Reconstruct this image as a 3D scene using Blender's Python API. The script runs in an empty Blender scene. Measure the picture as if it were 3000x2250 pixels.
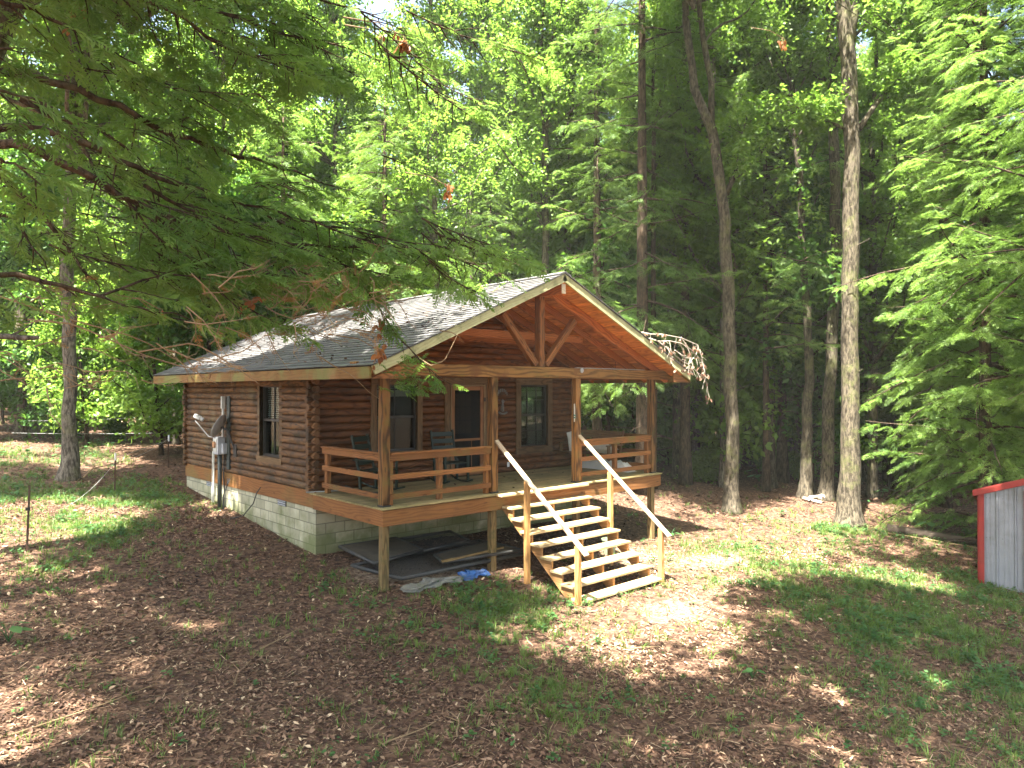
import bpy, math, random
import numpy as np
from mathutils import Vector, Matrix

random.seed(7)
RNG = np.random.default_rng(11)
SC = bpy.context.scene
COL = SC.collection
PI = math.pi

# ---------------------------------------------------------------- camera (cabin coordinates: deck top is z = 0)
CAM = np.array([-6.495, -10.258, 1.934])
YAW, PITCH, FPX = math.radians(47.591), math.radians(0.488), 2107.4
FW = np.array([math.cos(YAW) * math.cos(PITCH), math.sin(YAW) * math.cos(PITCH), math.sin(PITCH)])
RT = np.array([math.sin(YAW), -math.cos(YAW), 0.0])
UP = np.cross(RT, FW)
cd = bpy.data.cameras.new('camera')
cam = bpy.data.objects.new('camera', cd)
COL.objects.link(cam)
cd.sensor_fit = 'HORIZONTAL'
cd.sensor_width = 36.0
cd.lens = 36.0 * FPX / 3000.0
cd.clip_start = 0.05
cd.clip_end = 2000.0
m3 = Matrix(((RT[0], UP[0], -FW[0]), (RT[1], UP[1], -FW[1]), (RT[2], UP[2], -FW[2])))
cam.matrix_world = Matrix.Translation(Vector(CAM)) @ m3.to_4x4()
SC.camera = cam


def at(u, v, Z):
    """world point seen at (u, v) of a 2212 x 1659 view, Z metres deep; used to survey real places and sizes"""
    k = 3000.0 / 2212.0
    d = FW + RT * ((u * k - 1500.0) / FPX) - UP * ((v * k - 1125.0) / FPX)
    return CAM + d * Z


def cam_uvz(P):
    d = np.asarray(P, float) - CAM
    z = d @ FW
    zz = np.where(np.abs(z) < 1e-6, 1e-6, z)
    k = 2212.0 / 3000.0
    return (1500 + FPX * (d @ RT) / zz) * k, (1125 - FPX * (d @ UP) / zz) * k, z


SUN = np.array([-0.39, -0.13, 0.91])
SUN /= np.linalg.norm(SUN)


# ---------------------------------------------------------------- ground height
def ground(x, y):
    x = np.asarray(x, float)
    y = np.asarray(y, float)
    sx = 40 * np.tanh(x / 40)
    sy = 28 * np.tanh(y / 28)
    z = -1.40 + 0.09 * sy - 0.02 * sx
    r = np.hypot(x - 2, y - 2)
    z = z + 0.10 * np.clip(r - 45, 0, 160) * np.clip((y + x * 0.25 + 10) / 60, 0.0, 1)
    near = np.clip((r - 4) / 8, 0.15, 1)
    z = z + near * (0.05 * np.sin(x * 0.9 + 1.3 * np.sin(y * 0.5)) * np.sin(y * 0.8 + 0.7) + 0.02 * np.sin(x * 2.3 + y * 1.1))
    return z


def gz(x, y):
    return float(ground(x, y))


# ---------------------------------------------------------------- mesh helpers
def tag(o, label=None, cat=None, group=None, kind=None):
    if label: o['label'] = label
    if cat: o['category'] = cat
    if group: o['group'] = group
    if kind: o['kind'] = kind
    return o


def thing(name, label, cat, loc=(0, 0, 0), group=None):
    o = bpy.data.objects.new(name, None)
    COL.objects.link(o)
    o.location = Vector(loc)
    o.empty_display_size = 0.2
    return tag(o, label, cat, group)


def link(name, me, parent=None):
    o = bpy.data.objects.new(name, me)
    COL.objects.link(o)
    if parent is not None:
        o.parent = parent
        # geometry is written in world coordinates; cancel the parents' offsets
        off = Vector((0, 0, 0))
        p = parent
        while p is not None:
            off += p.location
            p = p.parent
        o.location = -off
    return o


def copy_tree(src, parent=None):
    c = src.copy()
    COL.objects.link(c)
    if parent is not None:
        c.parent = parent
    for ch in list(src.children):
        copy_tree(ch, c)
    return c


def np_mesh(name, V, F, mat=None, attrs=None, smooth=False, gc=None):
    """V (n,3), F (m,k) with constant k"""
    V = np.ascontiguousarray(V, np.float32)
    F = np.ascontiguousarray(F, np.int32)
    m, k = F.shape
    me = bpy.data.meshes.new(name)
    me.vertices.add(len(V))
    me.vertices.foreach_set('co', V.ravel())
    me.loops.add(m * k)
    me.loops.foreach_set('vertex_index', F.ravel())
    me.polygons.add(m)
    me.polygons.foreach_set('loop_start', np.arange(0, m * k, k, dtype=np.int32))
    if smooth:
        me.polygons.foreach_set('use_smooth', np.ones(m, bool))
    for an, av in (attrs or {}).items():
        a = me.attributes.new(an, 'FLOAT', 'POINT')
        a.data.foreach_set('value', np.ascontiguousarray(av, np.float32))
    if gc is not None:
        a = me.attributes.new('gc', 'FLOAT_VECTOR', 'POINT')
        a.data.foreach_set('vector', np.ascontiguousarray(gc, np.float32).ravel())
    me.update(calc_edges=True)
    me.validate()
    if mat is not None:
        me.materials.append(mat)
    return me


class MB:
    """collects boxes, tubes and prisms; build() links them as ONE mesh object.
    every point stores gc (grain coordinates: along, across, up) and rnd (one number per board)"""

    def __init__(s):
        s.v, s.f, s.g, s.r = [], [], [], []

    def add(s, verts, faces, gcs=None, rnd=None):
        n = len(s.v)
        rnd = random.random() if rnd is None else rnd
        s.v += [tuple(map(float, p)) for p in verts]
        s.f += [tuple(i + n for i in f) for f in faces]
        s.g += [tuple(map(float, p)) for p in (gcs if gcs is not None else verts)]
        s.r += [rnd] * len(verts)

    def member(s, p0, p1, w, h, up=(0, 0, 1), rnd=None):
        """a board from p0 to p1 (centre line), w across, h in the up direction"""
        p0, p1 = Vector(p0), Vector(p1)
        d = p1 - p0
        L = d.length
        d.normalize()
        u = Vector(up)
        a = u.cross(d)
        if a.length < 1e-5:
            a = Vector((1, 0, 0)).cross(d)
        a.normalize()
        u = d.cross(a).normalized()
        ox, oy, oz = random.uniform(0, 20), random.uniform(-.04, .04), random.uniform(.05, .14) * random.choice((-1, 1))
        vs, gs = [], []
        for t in (0, L):
            for i, j in ((-1, -1), (1, -1), (1, 1), (-1, 1)):
                vs.append(p0 + d * t + a * (i * w / 2) + u * (j * h / 2))
                gs.append((t + ox, i * w / 2 + oy, j * h / 2 + oz))
        s.add(vs, [(3, 2, 1, 0), (4, 5, 6, 7), (0, 1, 5, 4), (1, 2, 6, 5), (2, 3, 7, 6), (3, 0, 4, 7)], gs, rnd)

    def box(s, x0, x1, y0, y1, z0, z1, axis=None, rnd=None):
        dx, dy, dz = x1 - x0, y1 - y0, z1 - z0
        if axis is None:
            axis = 'xyz'[int(np.argmax([dx, dy, dz]))]
        cx, cy, cz = (x0 + x1) / 2, (y0 + y1) / 2, (z0 + z1) / 2
        if axis == 'x': s.member((x0, cy, cz), (x1, cy, cz), dy, dz, rnd=rnd)
        elif axis == 'y': s.member((cx, y0, cz), (cx, y1, cz), dx, dz, rnd=rnd)
        else: s.member((cx, cy, z0), (cx, cy, z1), dx, dy, up=(0, 1, 0), rnd=rnd)

    def prism(s, poly, origin, ax_u, ax_v, ax_n, t, rnd=None):
        """polygon in (u,v), extruded by t along n"""
        o, U, Vv, N = Vector(origin), Vector(ax_u), Vector(ax_v), Vector(ax_n)
        k = len(poly)
        vs = [o + U * a + Vv * b for a, b in poly] + [o + U * a + Vv * b + N * t for a, b in poly]
        ox = random.uniform(0, 9)
        gs = [(a + ox, b, 0.08) for a, b in poly] + [(a + ox, b, 0.08 + t) for a, b in poly]
        fs = [tuple(range(k - 1, -1, -1)), tuple(range(k, 2 * k))]
        fs += [(i, (i + 1) % k, k + (i + 1) % k, k + i) for i in range(k)]
        s.add(vs, fs, gs, rnd)

    def tube(s, pts, radii, n=6, cap=True, rnd=None, wob=0.0):
        P = [Vector(p) for p in pts]
        if not hasattr(radii, '__len__'): radii = [radii] * len(P)
        vs, gs, fs = [], [], []
        L = 0.0
        prev = None
        for i, p in enumerate(P):
            d = (P[min(i + 1, len(P) - 1)] - P[max(i - 1, 0)])
            if d.length < 1e-7: d = Vector((0, 0, 1))
            d.normalize()
            if prev is None:
                a = d.cross(Vector((0.31, 0.77, 0.2)))
                if a.length < 1e-3: a = d.cross(Vector((1, 0, 0)))
            else:
                a = prev - d * prev.dot(d)
            a.normalize()
            prev = a
            b = d.cross(a)
            if i: L += (p - P[i - 1]).length
            for k in range(n):
                t = 2 * PI * k / n
                r = radii[i] * (1 + (random.uniform(-wob, wob) if wob else 0))
                vs.append(p + a * (r * math.cos(t)) + b * (r * math.sin(t)))
                gs.append((L, radii[0] * math.cos(t), radii[0] * math.sin(t)))
        for i in range(len(P) - 1):
            for k in range(n):
                k2 = (k + 1) % n
                fs.append((i * n + k, i * n + k2, (i + 1) * n + k2, (i + 1) * n + k))
        if cap:
            fs.append(tuple(range(n - 1, -1, -1)))
            fs.append(tuple((len(P) - 1) * n + k for k in range(n)))
        s.add(vs, fs, gs, rnd)

    def lathe(s, profile, base, n=20):
        """profile of (radius, z) around a vertical axis through base"""
        bx, by, bz = base
        vs, fs = [], []
        for r, z in profile:
            for k in range(n):
                t = 2 * PI * k / n
                vs.append((bx + r * math.cos(t), by + r * math.sin(t), bz + z))
        for i in range(len(profile) - 1):
            for k in range(n):
                k2 = (k + 1) % n
                fs.append((i * n + k, i * n + k2, (i + 1) * n + k2, (i + 1) * n + k))
        s.add(vs, fs)

    def mesh(s, name, mat, smooth=False):
        me = bpy.data.meshes.new(name)
        me.from_pydata(s.v, [], s.f)
        a = me.attributes.new('gc', 'FLOAT_VECTOR', 'POINT')
        a.data.foreach_set('vector', np.array(s.g, np.float32).ravel())
        a = me.attributes.new('rnd', 'FLOAT', 'POINT')
        a.data.foreach_set('value', np.array(s.r, np.float32))
        if smooth:
            me.polygons.foreach_set('use_smooth', np.ones(len(me.polygons), bool))
        me.materials.append(mat)
        me.update()
        return me

    def build(s, name, mat, parent=None, bevel=0.0, smooth=False, label=None):
        o = link(name, s.mesh(name, mat, smooth), parent)
        if bevel:
            b = o.modifiers.new('bevel', 'BEVEL')
            b.width = bevel
            b.segments = 1
            b.limit_method = 'ANGLE'
        if label: o['label'] = label
        return o


def one(name, mat, parent, p0, p1, w, h, up=(0, 0, 1), bevel=0.004, label=None):
    m = MB()
    m.member(p0, p1, w, h, up)
    return m.build(name, mat, parent, bevel, label=label)


def obox(name, mat, parent, x0, x1, y0, y1, z0, z1, axis=None, bevel=0.004, label=None):
    m = MB()
    m.box(x0, x1, y0, y1, z0, z1, axis)
    return m.build(name, mat, parent, bevel, label=label)
# ---------------------------------------------------------------- materials
class NT:
    def __init__(s, name):
        s.m = bpy.data.materials.new(name)
        s.m.use_nodes = True
        s.t = s.m.node_tree
        s.t.nodes.clear()
        s.out = s.t.nodes.new('ShaderNodeOutputMaterial')

    def n(s, typ, props=None, **ins):
        nd = s.t.nodes.new('ShaderNode' + typ)
        for k, v in (props or {}).items(): setattr(nd, k, v)
        for k, v in ins.items():
            key = int(k[1:]) if k[0] == 'i' and k[1:].isdigit() else k.replace('_', ' ')
            s.set(nd.inputs[key], v)
        return nd

    def set(s, sock, v):
        if isinstance(v, bpy.types.NodeSocket): s.t.links.new(v, sock)
        elif isinstance(v, bpy.types.Node): s.t.links.new(v.outputs[0], sock)
        else:
            if sock.type == 'RGBA' and len(v) == 3: v = (*v, 1)
            sock.default_value = v

    def math(s, op, a, b=0.0, c=0.0, clamp=False):
        return s.n('Math', {'operation': op, 'use_clamp': clamp}, i0=a, i1=b, i2=c).outputs[0]

    def vmul(s, v, k):
        return s.n('VectorMath', {'operation': 'MULTIPLY'}, i0=v, i1=k).outputs[0]

    def vadd(s, v, k):
        return s.n('VectorMath', {'operation': 'ADD'}, i0=v, i1=k).outputs[0]

    def noise(s, vec, scale, detail=3.0, rough=0.6, out=0):
        return s.n('TexNoise', Vector=vec, Scale=scale, Detail=detail, Roughness=rough).outputs[out]

    def ramp(s, fac, a, b):
        return s.n('MapRange', {'interpolation_type': 'SMOOTHSTEP'}, Value=fac, i1=a, i2=b).outputs[0]

    def mix(s, fac, a, b, mode='MIX'):
        nd = s.n('Mix', {'data_type': 'RGBA', 'blend_type': mode})
        s.set(nd.inputs[0], fac)
        s.set(nd.inputs[6], a)
        s.set(nd.inputs[7], b)
        return nd.outputs[2]

    def attr(s, name, out='Fac'):
        return s.n('Attribute', {'attribute_name': name}).outputs[out]

    def obj(s):
        return s.n('TexCoord').outputs['Object']

    def bright(s, col, v):
        return s.n('HueSaturation', Color=col, Value=v).outputs[0]

    def bump(s, h, strength=0.3, dist=0.01):
        return s.n('Bump', Height=h, Strength=strength, Distance=dist).outputs[0]

    def done(s, base, rough=0.7, normal=None, spec=0.3, metal=0.0, **kw):
        p = s.n('BsdfPrincipled')
        s.set(p.inputs['Base Color'], base)
        s.set(p.inputs['Roughness'], rough)
        s.set(p.inputs['Specular IOR Level'], spec)
        s.set(p.inputs['Metallic'], metal)
        for k, v in kw.items(): s.set(p.inputs[k.replace('_', ' ')], v)
        if normal is not None: s.set(p.inputs['Normal'], normal)
        s.t.links.new(p.outputs[0], s.out.inputs[0])
        return s.m


def wood(name, dark, light, ring=0.018, rough=0.75, stain=None, contrast=1.0, knots=0.5, spec=0.25):
    t = NT(name)
    gc = t.attr('gc', 'Vector')
    rnd = t.attr('rnd')
    d1 = t.noise(t.vmul(gc, (0.9, 4.0, 4.0)), 1.0, 2.0, 0.5)
    r = t.n('VectorMath', {'operation': 'LENGTH'}, i0=t.vmul(gc, (0, 1, 1))).outputs['Value']
    r = t.math('ADD', r, t.math('MULTIPLY', d1, 0.24))
    s = t.math('SINE', t.math('MULTIPLY', r, 2 * PI / ring))
    s = t.math('MULTIPLY_ADD', s, 0.5, 0.5)
    s = t.math('POWER', s, 1.6)
    fine = t.noise(t.vmul(gc, (4, 110, 110)), 1.0, 3.0, 0.7)
    f = t.math('ADD', t.math('MULTIPLY', s, 0.55 * contrast), t.math('MULTIPLY', fine, 0.5))
    col = t.mix(t.ramp(f, 0.15, 0.95), light, dark)
    if knots:
        vo = t.n('TexVoronoi', Vector=t.vmul(gc, (2.6, 8, 8)), Scale=1.0).outputs['Distance']
        col = t.mix(t.math('MULTIPLY', t.ramp(vo, 0.17, 0.08), knots), col, tuple(c * 0.25 for c in dark))
    big = t.noise(t.obj(), 1.3, 4.0, 0.65)
    col = t.bright(col, t.math('MULTIPLY_ADD', rnd, 0.5, t.math('MULTIPLY_ADD', big, 0.7, 0.4)))
    if stain:
        for sc, lo, hi, scale, amt in stain:
            k = t.noise(t.vadd(t.obj(), (sc[0] * 31, 3, 1)), scale, 5.0, 0.65)
            col = t.mix(t.math('MULTIPLY', t.ramp(k, lo, hi), amt), col, sc)
    h = t.math('ADD', t.math('MULTIPLY', s, 0.4), fine)
    return t.done(col, rough, t.bump(h, 0.35, 0.004), spec)


def plain(name, col, rough=0.5, metal=0.0, spec=0.4, var=0.25, scale=6.0, dirt=None, bump=0.0):
    t = NT(name)
    n = t.noise(t.obj(), scale, 5.0, 0.6)
    c = t.bright(col, t.math('MULTIPLY_ADD', n, 2 * var, 1 - var))
    if dirt:
        k = t.noise(t.vadd(t.obj(), (7, 2, 5)), scale * 0.5, 5.0, 0.7)
        c = t.mix(t.math('MULTIPLY', t.ramp(k, 0.45, 0.75), 0.8), c, dirt)
    nm = t.bump(t.noise(t.obj(), scale * 6, 3.0), bump, 0.01) if bump else None
    return t.done(c, rough, nm, spec, metal)


M = {}
GREEN_MOULD = (.12, .12, .03)
M['post'] = wood('post_wood', (.05, .022, .0065), (.195, .093, .027), .05, .75, [(GREEN_MOULD, .5, .75, 2.0, .5)], 1.3, .5)
M['lower_post'] = wood('lower_post_wood', (.08, .05, .019), (.20, .135, .055), .03, .85, [((.05, .06, .02), .5, .7, 2.4, .7)], 1.0, .3)
M['orange'] = wood('rail_wood', (.085, .034, .010), (.225, .092, .027), .028, .7, [(GREEN_MOULD, .5, .72, 1.6, .65)], .9, .6)
M['skirt'] = wood('skirt_wood', (.125, .048, .014), (.25, .105, .031), .05, .75, [((.16, .12, .035), .48, .72, .9, .7)], .7, .5)
M['log'] = wood('log_wood', (.038, .019, .008), (.15, .075, .030), .03, .7, [((.03, .022, .013), .46, .64, 2.2, .8), ((.14, .11, .06), .54, .72, 1.3, .75)], .8, .9)
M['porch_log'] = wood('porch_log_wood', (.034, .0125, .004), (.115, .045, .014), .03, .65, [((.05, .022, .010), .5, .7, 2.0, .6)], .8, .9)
M['gable'] = wood('gable_log_wood', (.06, .018, .005), (.19, .06, .015), .03, .6, None, .8, .9)
M['soffit'] = wood('soffit_board_wood', (.30, .085, .017), (.58, .215, .05), .03, .55, None, .8, .8)
M['rafter'] = wood('rafter_wood', (.17, .050, .010), (.38, .125, .028), .03, .65, None, .9, .6)
M['brace'] = wood('brace_wood', (.07, .026, .008), (.26, .10, .028), .022, .7, [((.06, .04, .02), .5, .7, 2.0, .6)], 1.2, .5)
M['beam'] = wood('tie_beam_wood', (.08, .037, .010), (.22, .112, .034), .055, .75, [((.13, .055, .018), .56, .64, .9, .8), (GREEN_MOULD, .52, .75, 1.3, .5)], 1.0, .5)
M['tread'] = wood('tread_wood', (.19, .13, .06), (.40, .30, .16), .03, .75, [((.14, .13, .05), .5, .7, 2.5, .6)], .7, .3, .3)
M['stair_post'] = wood('stair_post_wood', (.20, .095, .028), (.42, .23, .08), .03, .75, [((.18, .14, .06), .5, .75, 2.2, .5)], .9, .4)
M['handrail'] = wood('handrail_wood', (.26, .19, .12), (.45, .35, .24), .03, .7, None, .7, .2)
M['deck'] = wood('deck_wood', (.13, .095, .04), (.29, .225, .10), .04, .8, [((.13, .13, .05), .45, .7, 1.2, .6)], .7, .3)
M['fascia'] = wood('fascia_wood', (.085, .043, .011), (.185, .098, .027), .05, .75, [((.14, .17, .05), .42, .62, 1.2, .7), ((.30, .15, .07), .55, .75, .7, .8)], .5, .3)
M['rake'] = wood('rake_wood', (.19, .18, .08), (.38, .37, .20), .05, .8, [((.13, .15, .06), .48, .68, 3.0, .7), ((.40, .38, .24), .58, .7, 5.0, .5)], .4, .2)
M['trim'] = wood('window_trim_wood', (.05, .029, .012), (.135, .082, .038), .03, .75, [((.16, .12, .07), .5, .75, 1.6, .5)], .7, .3)
M['door_frame'] = wood('screen_frame_wood', (.13, .085, .042), (.24, .165, .085), .04, .6, None, .5, .2)
M['door_stile'] = wood('screen_stile_wood', (.13, .06, .025), (.26, .12, .05), .03, .6, None, .7, .2)
M['stringer'] = wood('stringer_wood', (.14, .065, .02), (.29, .15, .055), .04, .8, [((.12, .10, .04), .5, .75, 2.0, .6)], .6, .3)
M['pale_wood'] = wood('pale_wood', (.36, .27, .17), (.62, .52, .38), .03, .8, None, .6, .2)
M['black_metal'] = plain('black_metal', (.018, .018, .017), .5)
M['dark_frame'] = plain('dark_sash', (.02, .017, .014), .5)
M['green_paint'] = plain('dark_green_paint', (.0035, .014, .007), .55, var=.3)
M['grey_metal'] = plain('grey_meter_metal', (.42, .44, .46), .45, .3, var=.2, dirt=(.28, .27, .24))
M['conduit'] = plain('conduit_dark', (.045, .055, .05), .5, .2)
M['pale_pipe'] = plain('pale_pipe', (.46, .47, .42), .5, dirt=(.25, .24, .18))
M['dish'] = plain('dish_grey', (.36, .37, .36), .5, dirt=(.22, .22, .17))
M['white_plastic'] = plain('white_plastic', (.62, .62, .58), .45, var=.12)
M['dull_white'] = plain('dull_white', (.42, .42, .36), .8, var=.25, dirt=(.25, .24, .17), bump=.3)
M['amber'] = plain('meter_face', (.34, .17, .09), .25)
M['black_cable'] = plain('black_cable', (.02, .02, .02), .6)
M['ornament'] = plain('ornament_metal', (.16, .165, .16), .5, .4, dirt=(.09, .085, .07))
M['wire'] = plain('pale_wire', (.26, .27, .25), .5)
M['rust'] = plain('rusty_post', (.055, .033, .022), .8, var=.4, dirt=(.11, .05, .025))
M['interior'] = plain('dark_interior', (.05, .034, .022), .9)
M['red_paint'] = plain('red_trim_paint', (.23, .018, .012), .55, var=.3, dirt=(.20, .03, .018))
M['maroon'] = plain('maroon_door_paint', (.24, .012, .03), .45, var=.12)
M['galv'] = plain('galvanised_sheet', (.25, .265, .285), .5, .45, var=.25, scale=1.8, dirt=(.15, .15, .135))
M['panel_board'] = plain('panel_board', (.065, .054, .032), .9, var=.4, dirt=(.03, .026, .017))
M['panel_frame'] = plain('panel_frame', (.035, .036, .034), .6, .2, var=.3, dirt=(.09, .075, .05))
M['tarp'] = plain('tarp_grey', (.14, .14, .12), .55, var=.3, dirt=(.16, .15, .10), scale=9)
M['tarp_blue'] = plain('tarp_blue', (.03, .10, .28), .5, var=.3, dirt=(.10, .13, .18), scale=9)
M['bucket'] = plain('bucket_green', (.16, .19, .12), .6)
M['dead_branch'] = plain('bleached_branch', (.30, .26, .205), .8, var=.3)
M['stick'] = plain('dry_stick', (.20, .135, .07), .85, var=.4)
M['log_bark'] = plain('fallen_log_bark', (.075, .055, .04), .9, var=.5, bump=.6)


def glass_mat():
    t = NT('window_glass')
    fr = t.n('Fresnel', IOR=1.5)
    tr = t.n('BsdfTransparent', Color=(.62, .66, .63))
    gl = t.n('BsdfGlossy', Color=(.7, .75, .75), Roughness=.03)
    mx = t.n('MixShader')
    t.set(mx.inputs[0], t.math('MULTIPLY', fr.outputs[0], .34, 0.0, True))
    t.t.links.new(tr.outputs[0], mx.inputs[1])
    t.t.links.new(gl.outputs[0], mx.inputs[2])
    t.t.links.new(mx.outputs[0], t.out.inputs[0])
    return t.m


M['glass'] = glass_mat()


def screen_mat():
    t = NT('insect_screen')
    tr = t.n('BsdfTransparent', Color=(.75, .75, .75))
    df = t.n('BsdfDiffuse', Color=(.02, .02, .02))
    mx = t.n('MixShader')
    mx.inputs[0].default_value = .55
    t.t.links.new(tr.outputs[0], mx.inputs[1])
    t.t.links.new(df.outputs[0], mx.inputs[2])
    t.t.links.new(mx.outputs[0], t.out.inputs[0])
    return t.m


M['screen'] = screen_mat()


def block_mat():
    t = NT('concrete_block')
    g = t.attr('gc', 'Vector')
    br = t.n('TexBrick', {'offset': .5}, Vector=g, Scale=1.0, Mortar_Size=.011, Mortar_Smooth=.2, Brick_Width=.405, Row_Height=.203,
             Color1=(.42, .395, .28), Color2=(.25, .245, .165), Mortar=(.17, .165, .12))
    n = t.noise(t.obj(), 3.0, 6.0, .7)
    c = t.bright(br.outputs['Color'], t.math('MULTIPLY_ADD', n, .7, .7))
    k = t.noise(t.vadd(t.obj(), (3, 9, 2)), 1.2, 5.0, .65)
    sz = t.n('SeparateXYZ', Vector=g).outputs[1]
    low = t.math('ADD', k, t.math('MULTIPLY', sz, -.35))
    c = t.mix(t.math('MULTIPLY', t.ramp(low, .62, .95), .75), c, (.10, .12, .035))
    fine = t.noise(t.obj(), 70, 3.0, .7)
    h = t.math('ADD', t.math('MULTIPLY', br.outputs['Fac'], -1.0), t.math('MULTIPLY', fine, .35))
    return t.done(c, .9, t.bump(h, .6, .008), .15)


M['block'] = block_mat()


def shingle_mat():
    t = NT('roof_shingle')
    rnd = t.attr('rnd')
    n = t.noise(t.obj(), 55, 4.0, .7)
    big = t.noise(t.obj(), .8, 4.0, .6)
    c = t.mix(rnd, (.042, .041, .041), (.088, .085, .082))
    c = t.bright(c, t.math('ADD', t.math('MULTIPLY', n, .7), t.math('MULTIPLY_ADD', big, .5, .45)))
    lit = t.noise(t.vadd(t.obj(), (3, 1, 8)), 2.2, 6.0, .75)
    c = t.mix(t.math('MULTIPLY', t.ramp(lit, .56, .70), .7), c, (.085, .05, .03))
    return t.done(c, .62, t.bump(n, .5, .004), .5)


M['shingle'] = shingle_mat()


def bark_mat(name, dark, light, green=.25, scale=1.0):
    t = NT(name)
    o = t.obj()
    a = t.noise(t.vmul(o, (18 * scale, 18 * scale, 5.0 * scale)), 1.0, 4.0, .65)
    b = t.noise(t.vmul(o, (5, 5, 1.1)), 1.0, 4.0, .6)
    c = t.mix(t.ramp(a, .35, .66), dark, light)
    c = t.bright(c, t.math('MULTIPLY_ADD', b, 1.0, .5))
    g = t.noise(t.vadd(o, (5, 5, 3)), 1.8, 5.0, .7)
    c = t.mix(t.math('MULTIPLY', t.ramp(g, .5, .72), green), c, (.12, .13, .045))
    li = t.noise(t.vadd(o, (1, 8, 3)), 7.0, 4.0, .7)
    c = t.mix(t.math('MULTIPLY', t.ramp(li, .58, .7), .5), c, tuple(min(.6, k * 1.7) for k in light))
    return t.done(c, .92, t.bump(a, .9, .03), .12)


M['bark_grey'] = bark_mat('grey_bark', (.022, .018, .0125), (.105, .088, .062), .6)
M['bark_pale'] = bark_mat('pale_bark', (.038, .032, .024), (.17, .148, .115), .4)
M['bark_brown'] = bark_mat('brown_bark', (.018, .012, .007), (.066, .044, .026), .25)
M['bark_dark'] = bark_mat('dark_hemlock_bark', (.028, .02, .014), (.095, .065, .045), .15)


def leaf_mat(name, c0, c1, trans, tcol, rough=.45, spec=.3):
    t = NT(name)
    tone = t.attr('tone')
    oi = t.n('ObjectInfo').outputs['Random']
    c = t.mix(tone, c0, c1)
    c = t.bright(c, t.math('MULTIPLY_ADD', oi, .35, .82))
    p = t.n('BsdfPrincipled', Roughness=rough)
    t.set(p.inputs['Base Color'], c)
    p.inputs['Specular IOR Level'].default_value = spec
    tl = t.n('BsdfTranslucent')
    t.set(tl.inputs[0], t.mix(tone, tuple(k * .75 for k in tcol), tcol))
    mx = t.n('MixShader')
    mx.inputs[0].default_value = trans
    t.t.links.new(p.outputs[0], mx.inputs[1])
    t.t.links.new(tl.outputs[0], mx.inputs[2])
    t.t.links.new(mx.outputs[0], t.out.inputs[0])
    return t.m


M['leaf'] = leaf_mat('broadleaf', (.045, .105, .016), (.15, .235, .036), .52, (.19, .34, .04))
M['leaf_yellow'] = leaf_mat('yellow_green_leaf', (.055, .12, .018), (.16, .26, .04), .52, (.25, .42, .05))
M['leaf_deep'] = leaf_mat('deep_green_leaf', (.025, .075, .014), (.08, .17, .03), .45, (.14, .30, .03))
M['hemlock'] = leaf_mat('hemlock_spray', (.034, .082, .02), (.125, .205, .042), .42, (.20, .33, .045), .5, .25)
M['hemlock_light'] = leaf_mat('hemlock_light_spray', (.055, .115, .024), (.17, .26, .055), .48, (.24, .41, .065), .5, .25)
M['hemlock_near'] = leaf_mat('near_hemlock_spray', (.035, .085, .018), (.16, .26, .055), .5, (.22, .38, .06), .45, .3)
M['pine'] = leaf_mat('pine_needle', (.035, .085, .045), (.10, .19, .10), .3, (.10, .20, .07), .5, .3)
M['grass'] = leaf_mat('grass_blade', (.045, .095, .015), (.13, .20, .04), .35, (.17, .27, .04))
M['herb'] = leaf_mat('herb_leaf', (.022, .075, .022), (.08, .17, .05), .35, (.10, .22, .04))
M['dead_leaf'] = leaf_mat('dead_leaf', (.13, .045, .015), (.33, .145, .05), .3, (.45, .18, .05))
M['dead_needle'] = leaf_mat('dead_spray', (.17, .08, .03), (.32, .17, .06), .25, (.30, .14, .04))
M['dead_pale'] = leaf_mat('pale_dead_leaf', (.16, .085, .05), (.30, .19, .13), .3, (.45, .28, .18))


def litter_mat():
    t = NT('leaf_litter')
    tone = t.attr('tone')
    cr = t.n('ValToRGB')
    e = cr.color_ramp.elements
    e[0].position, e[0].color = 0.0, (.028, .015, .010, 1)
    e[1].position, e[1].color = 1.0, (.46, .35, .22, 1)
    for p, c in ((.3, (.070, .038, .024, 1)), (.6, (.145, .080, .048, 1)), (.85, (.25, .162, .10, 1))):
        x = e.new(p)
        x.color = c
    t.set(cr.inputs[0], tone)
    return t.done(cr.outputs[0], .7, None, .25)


M['litter'] = litter_mat()


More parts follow.
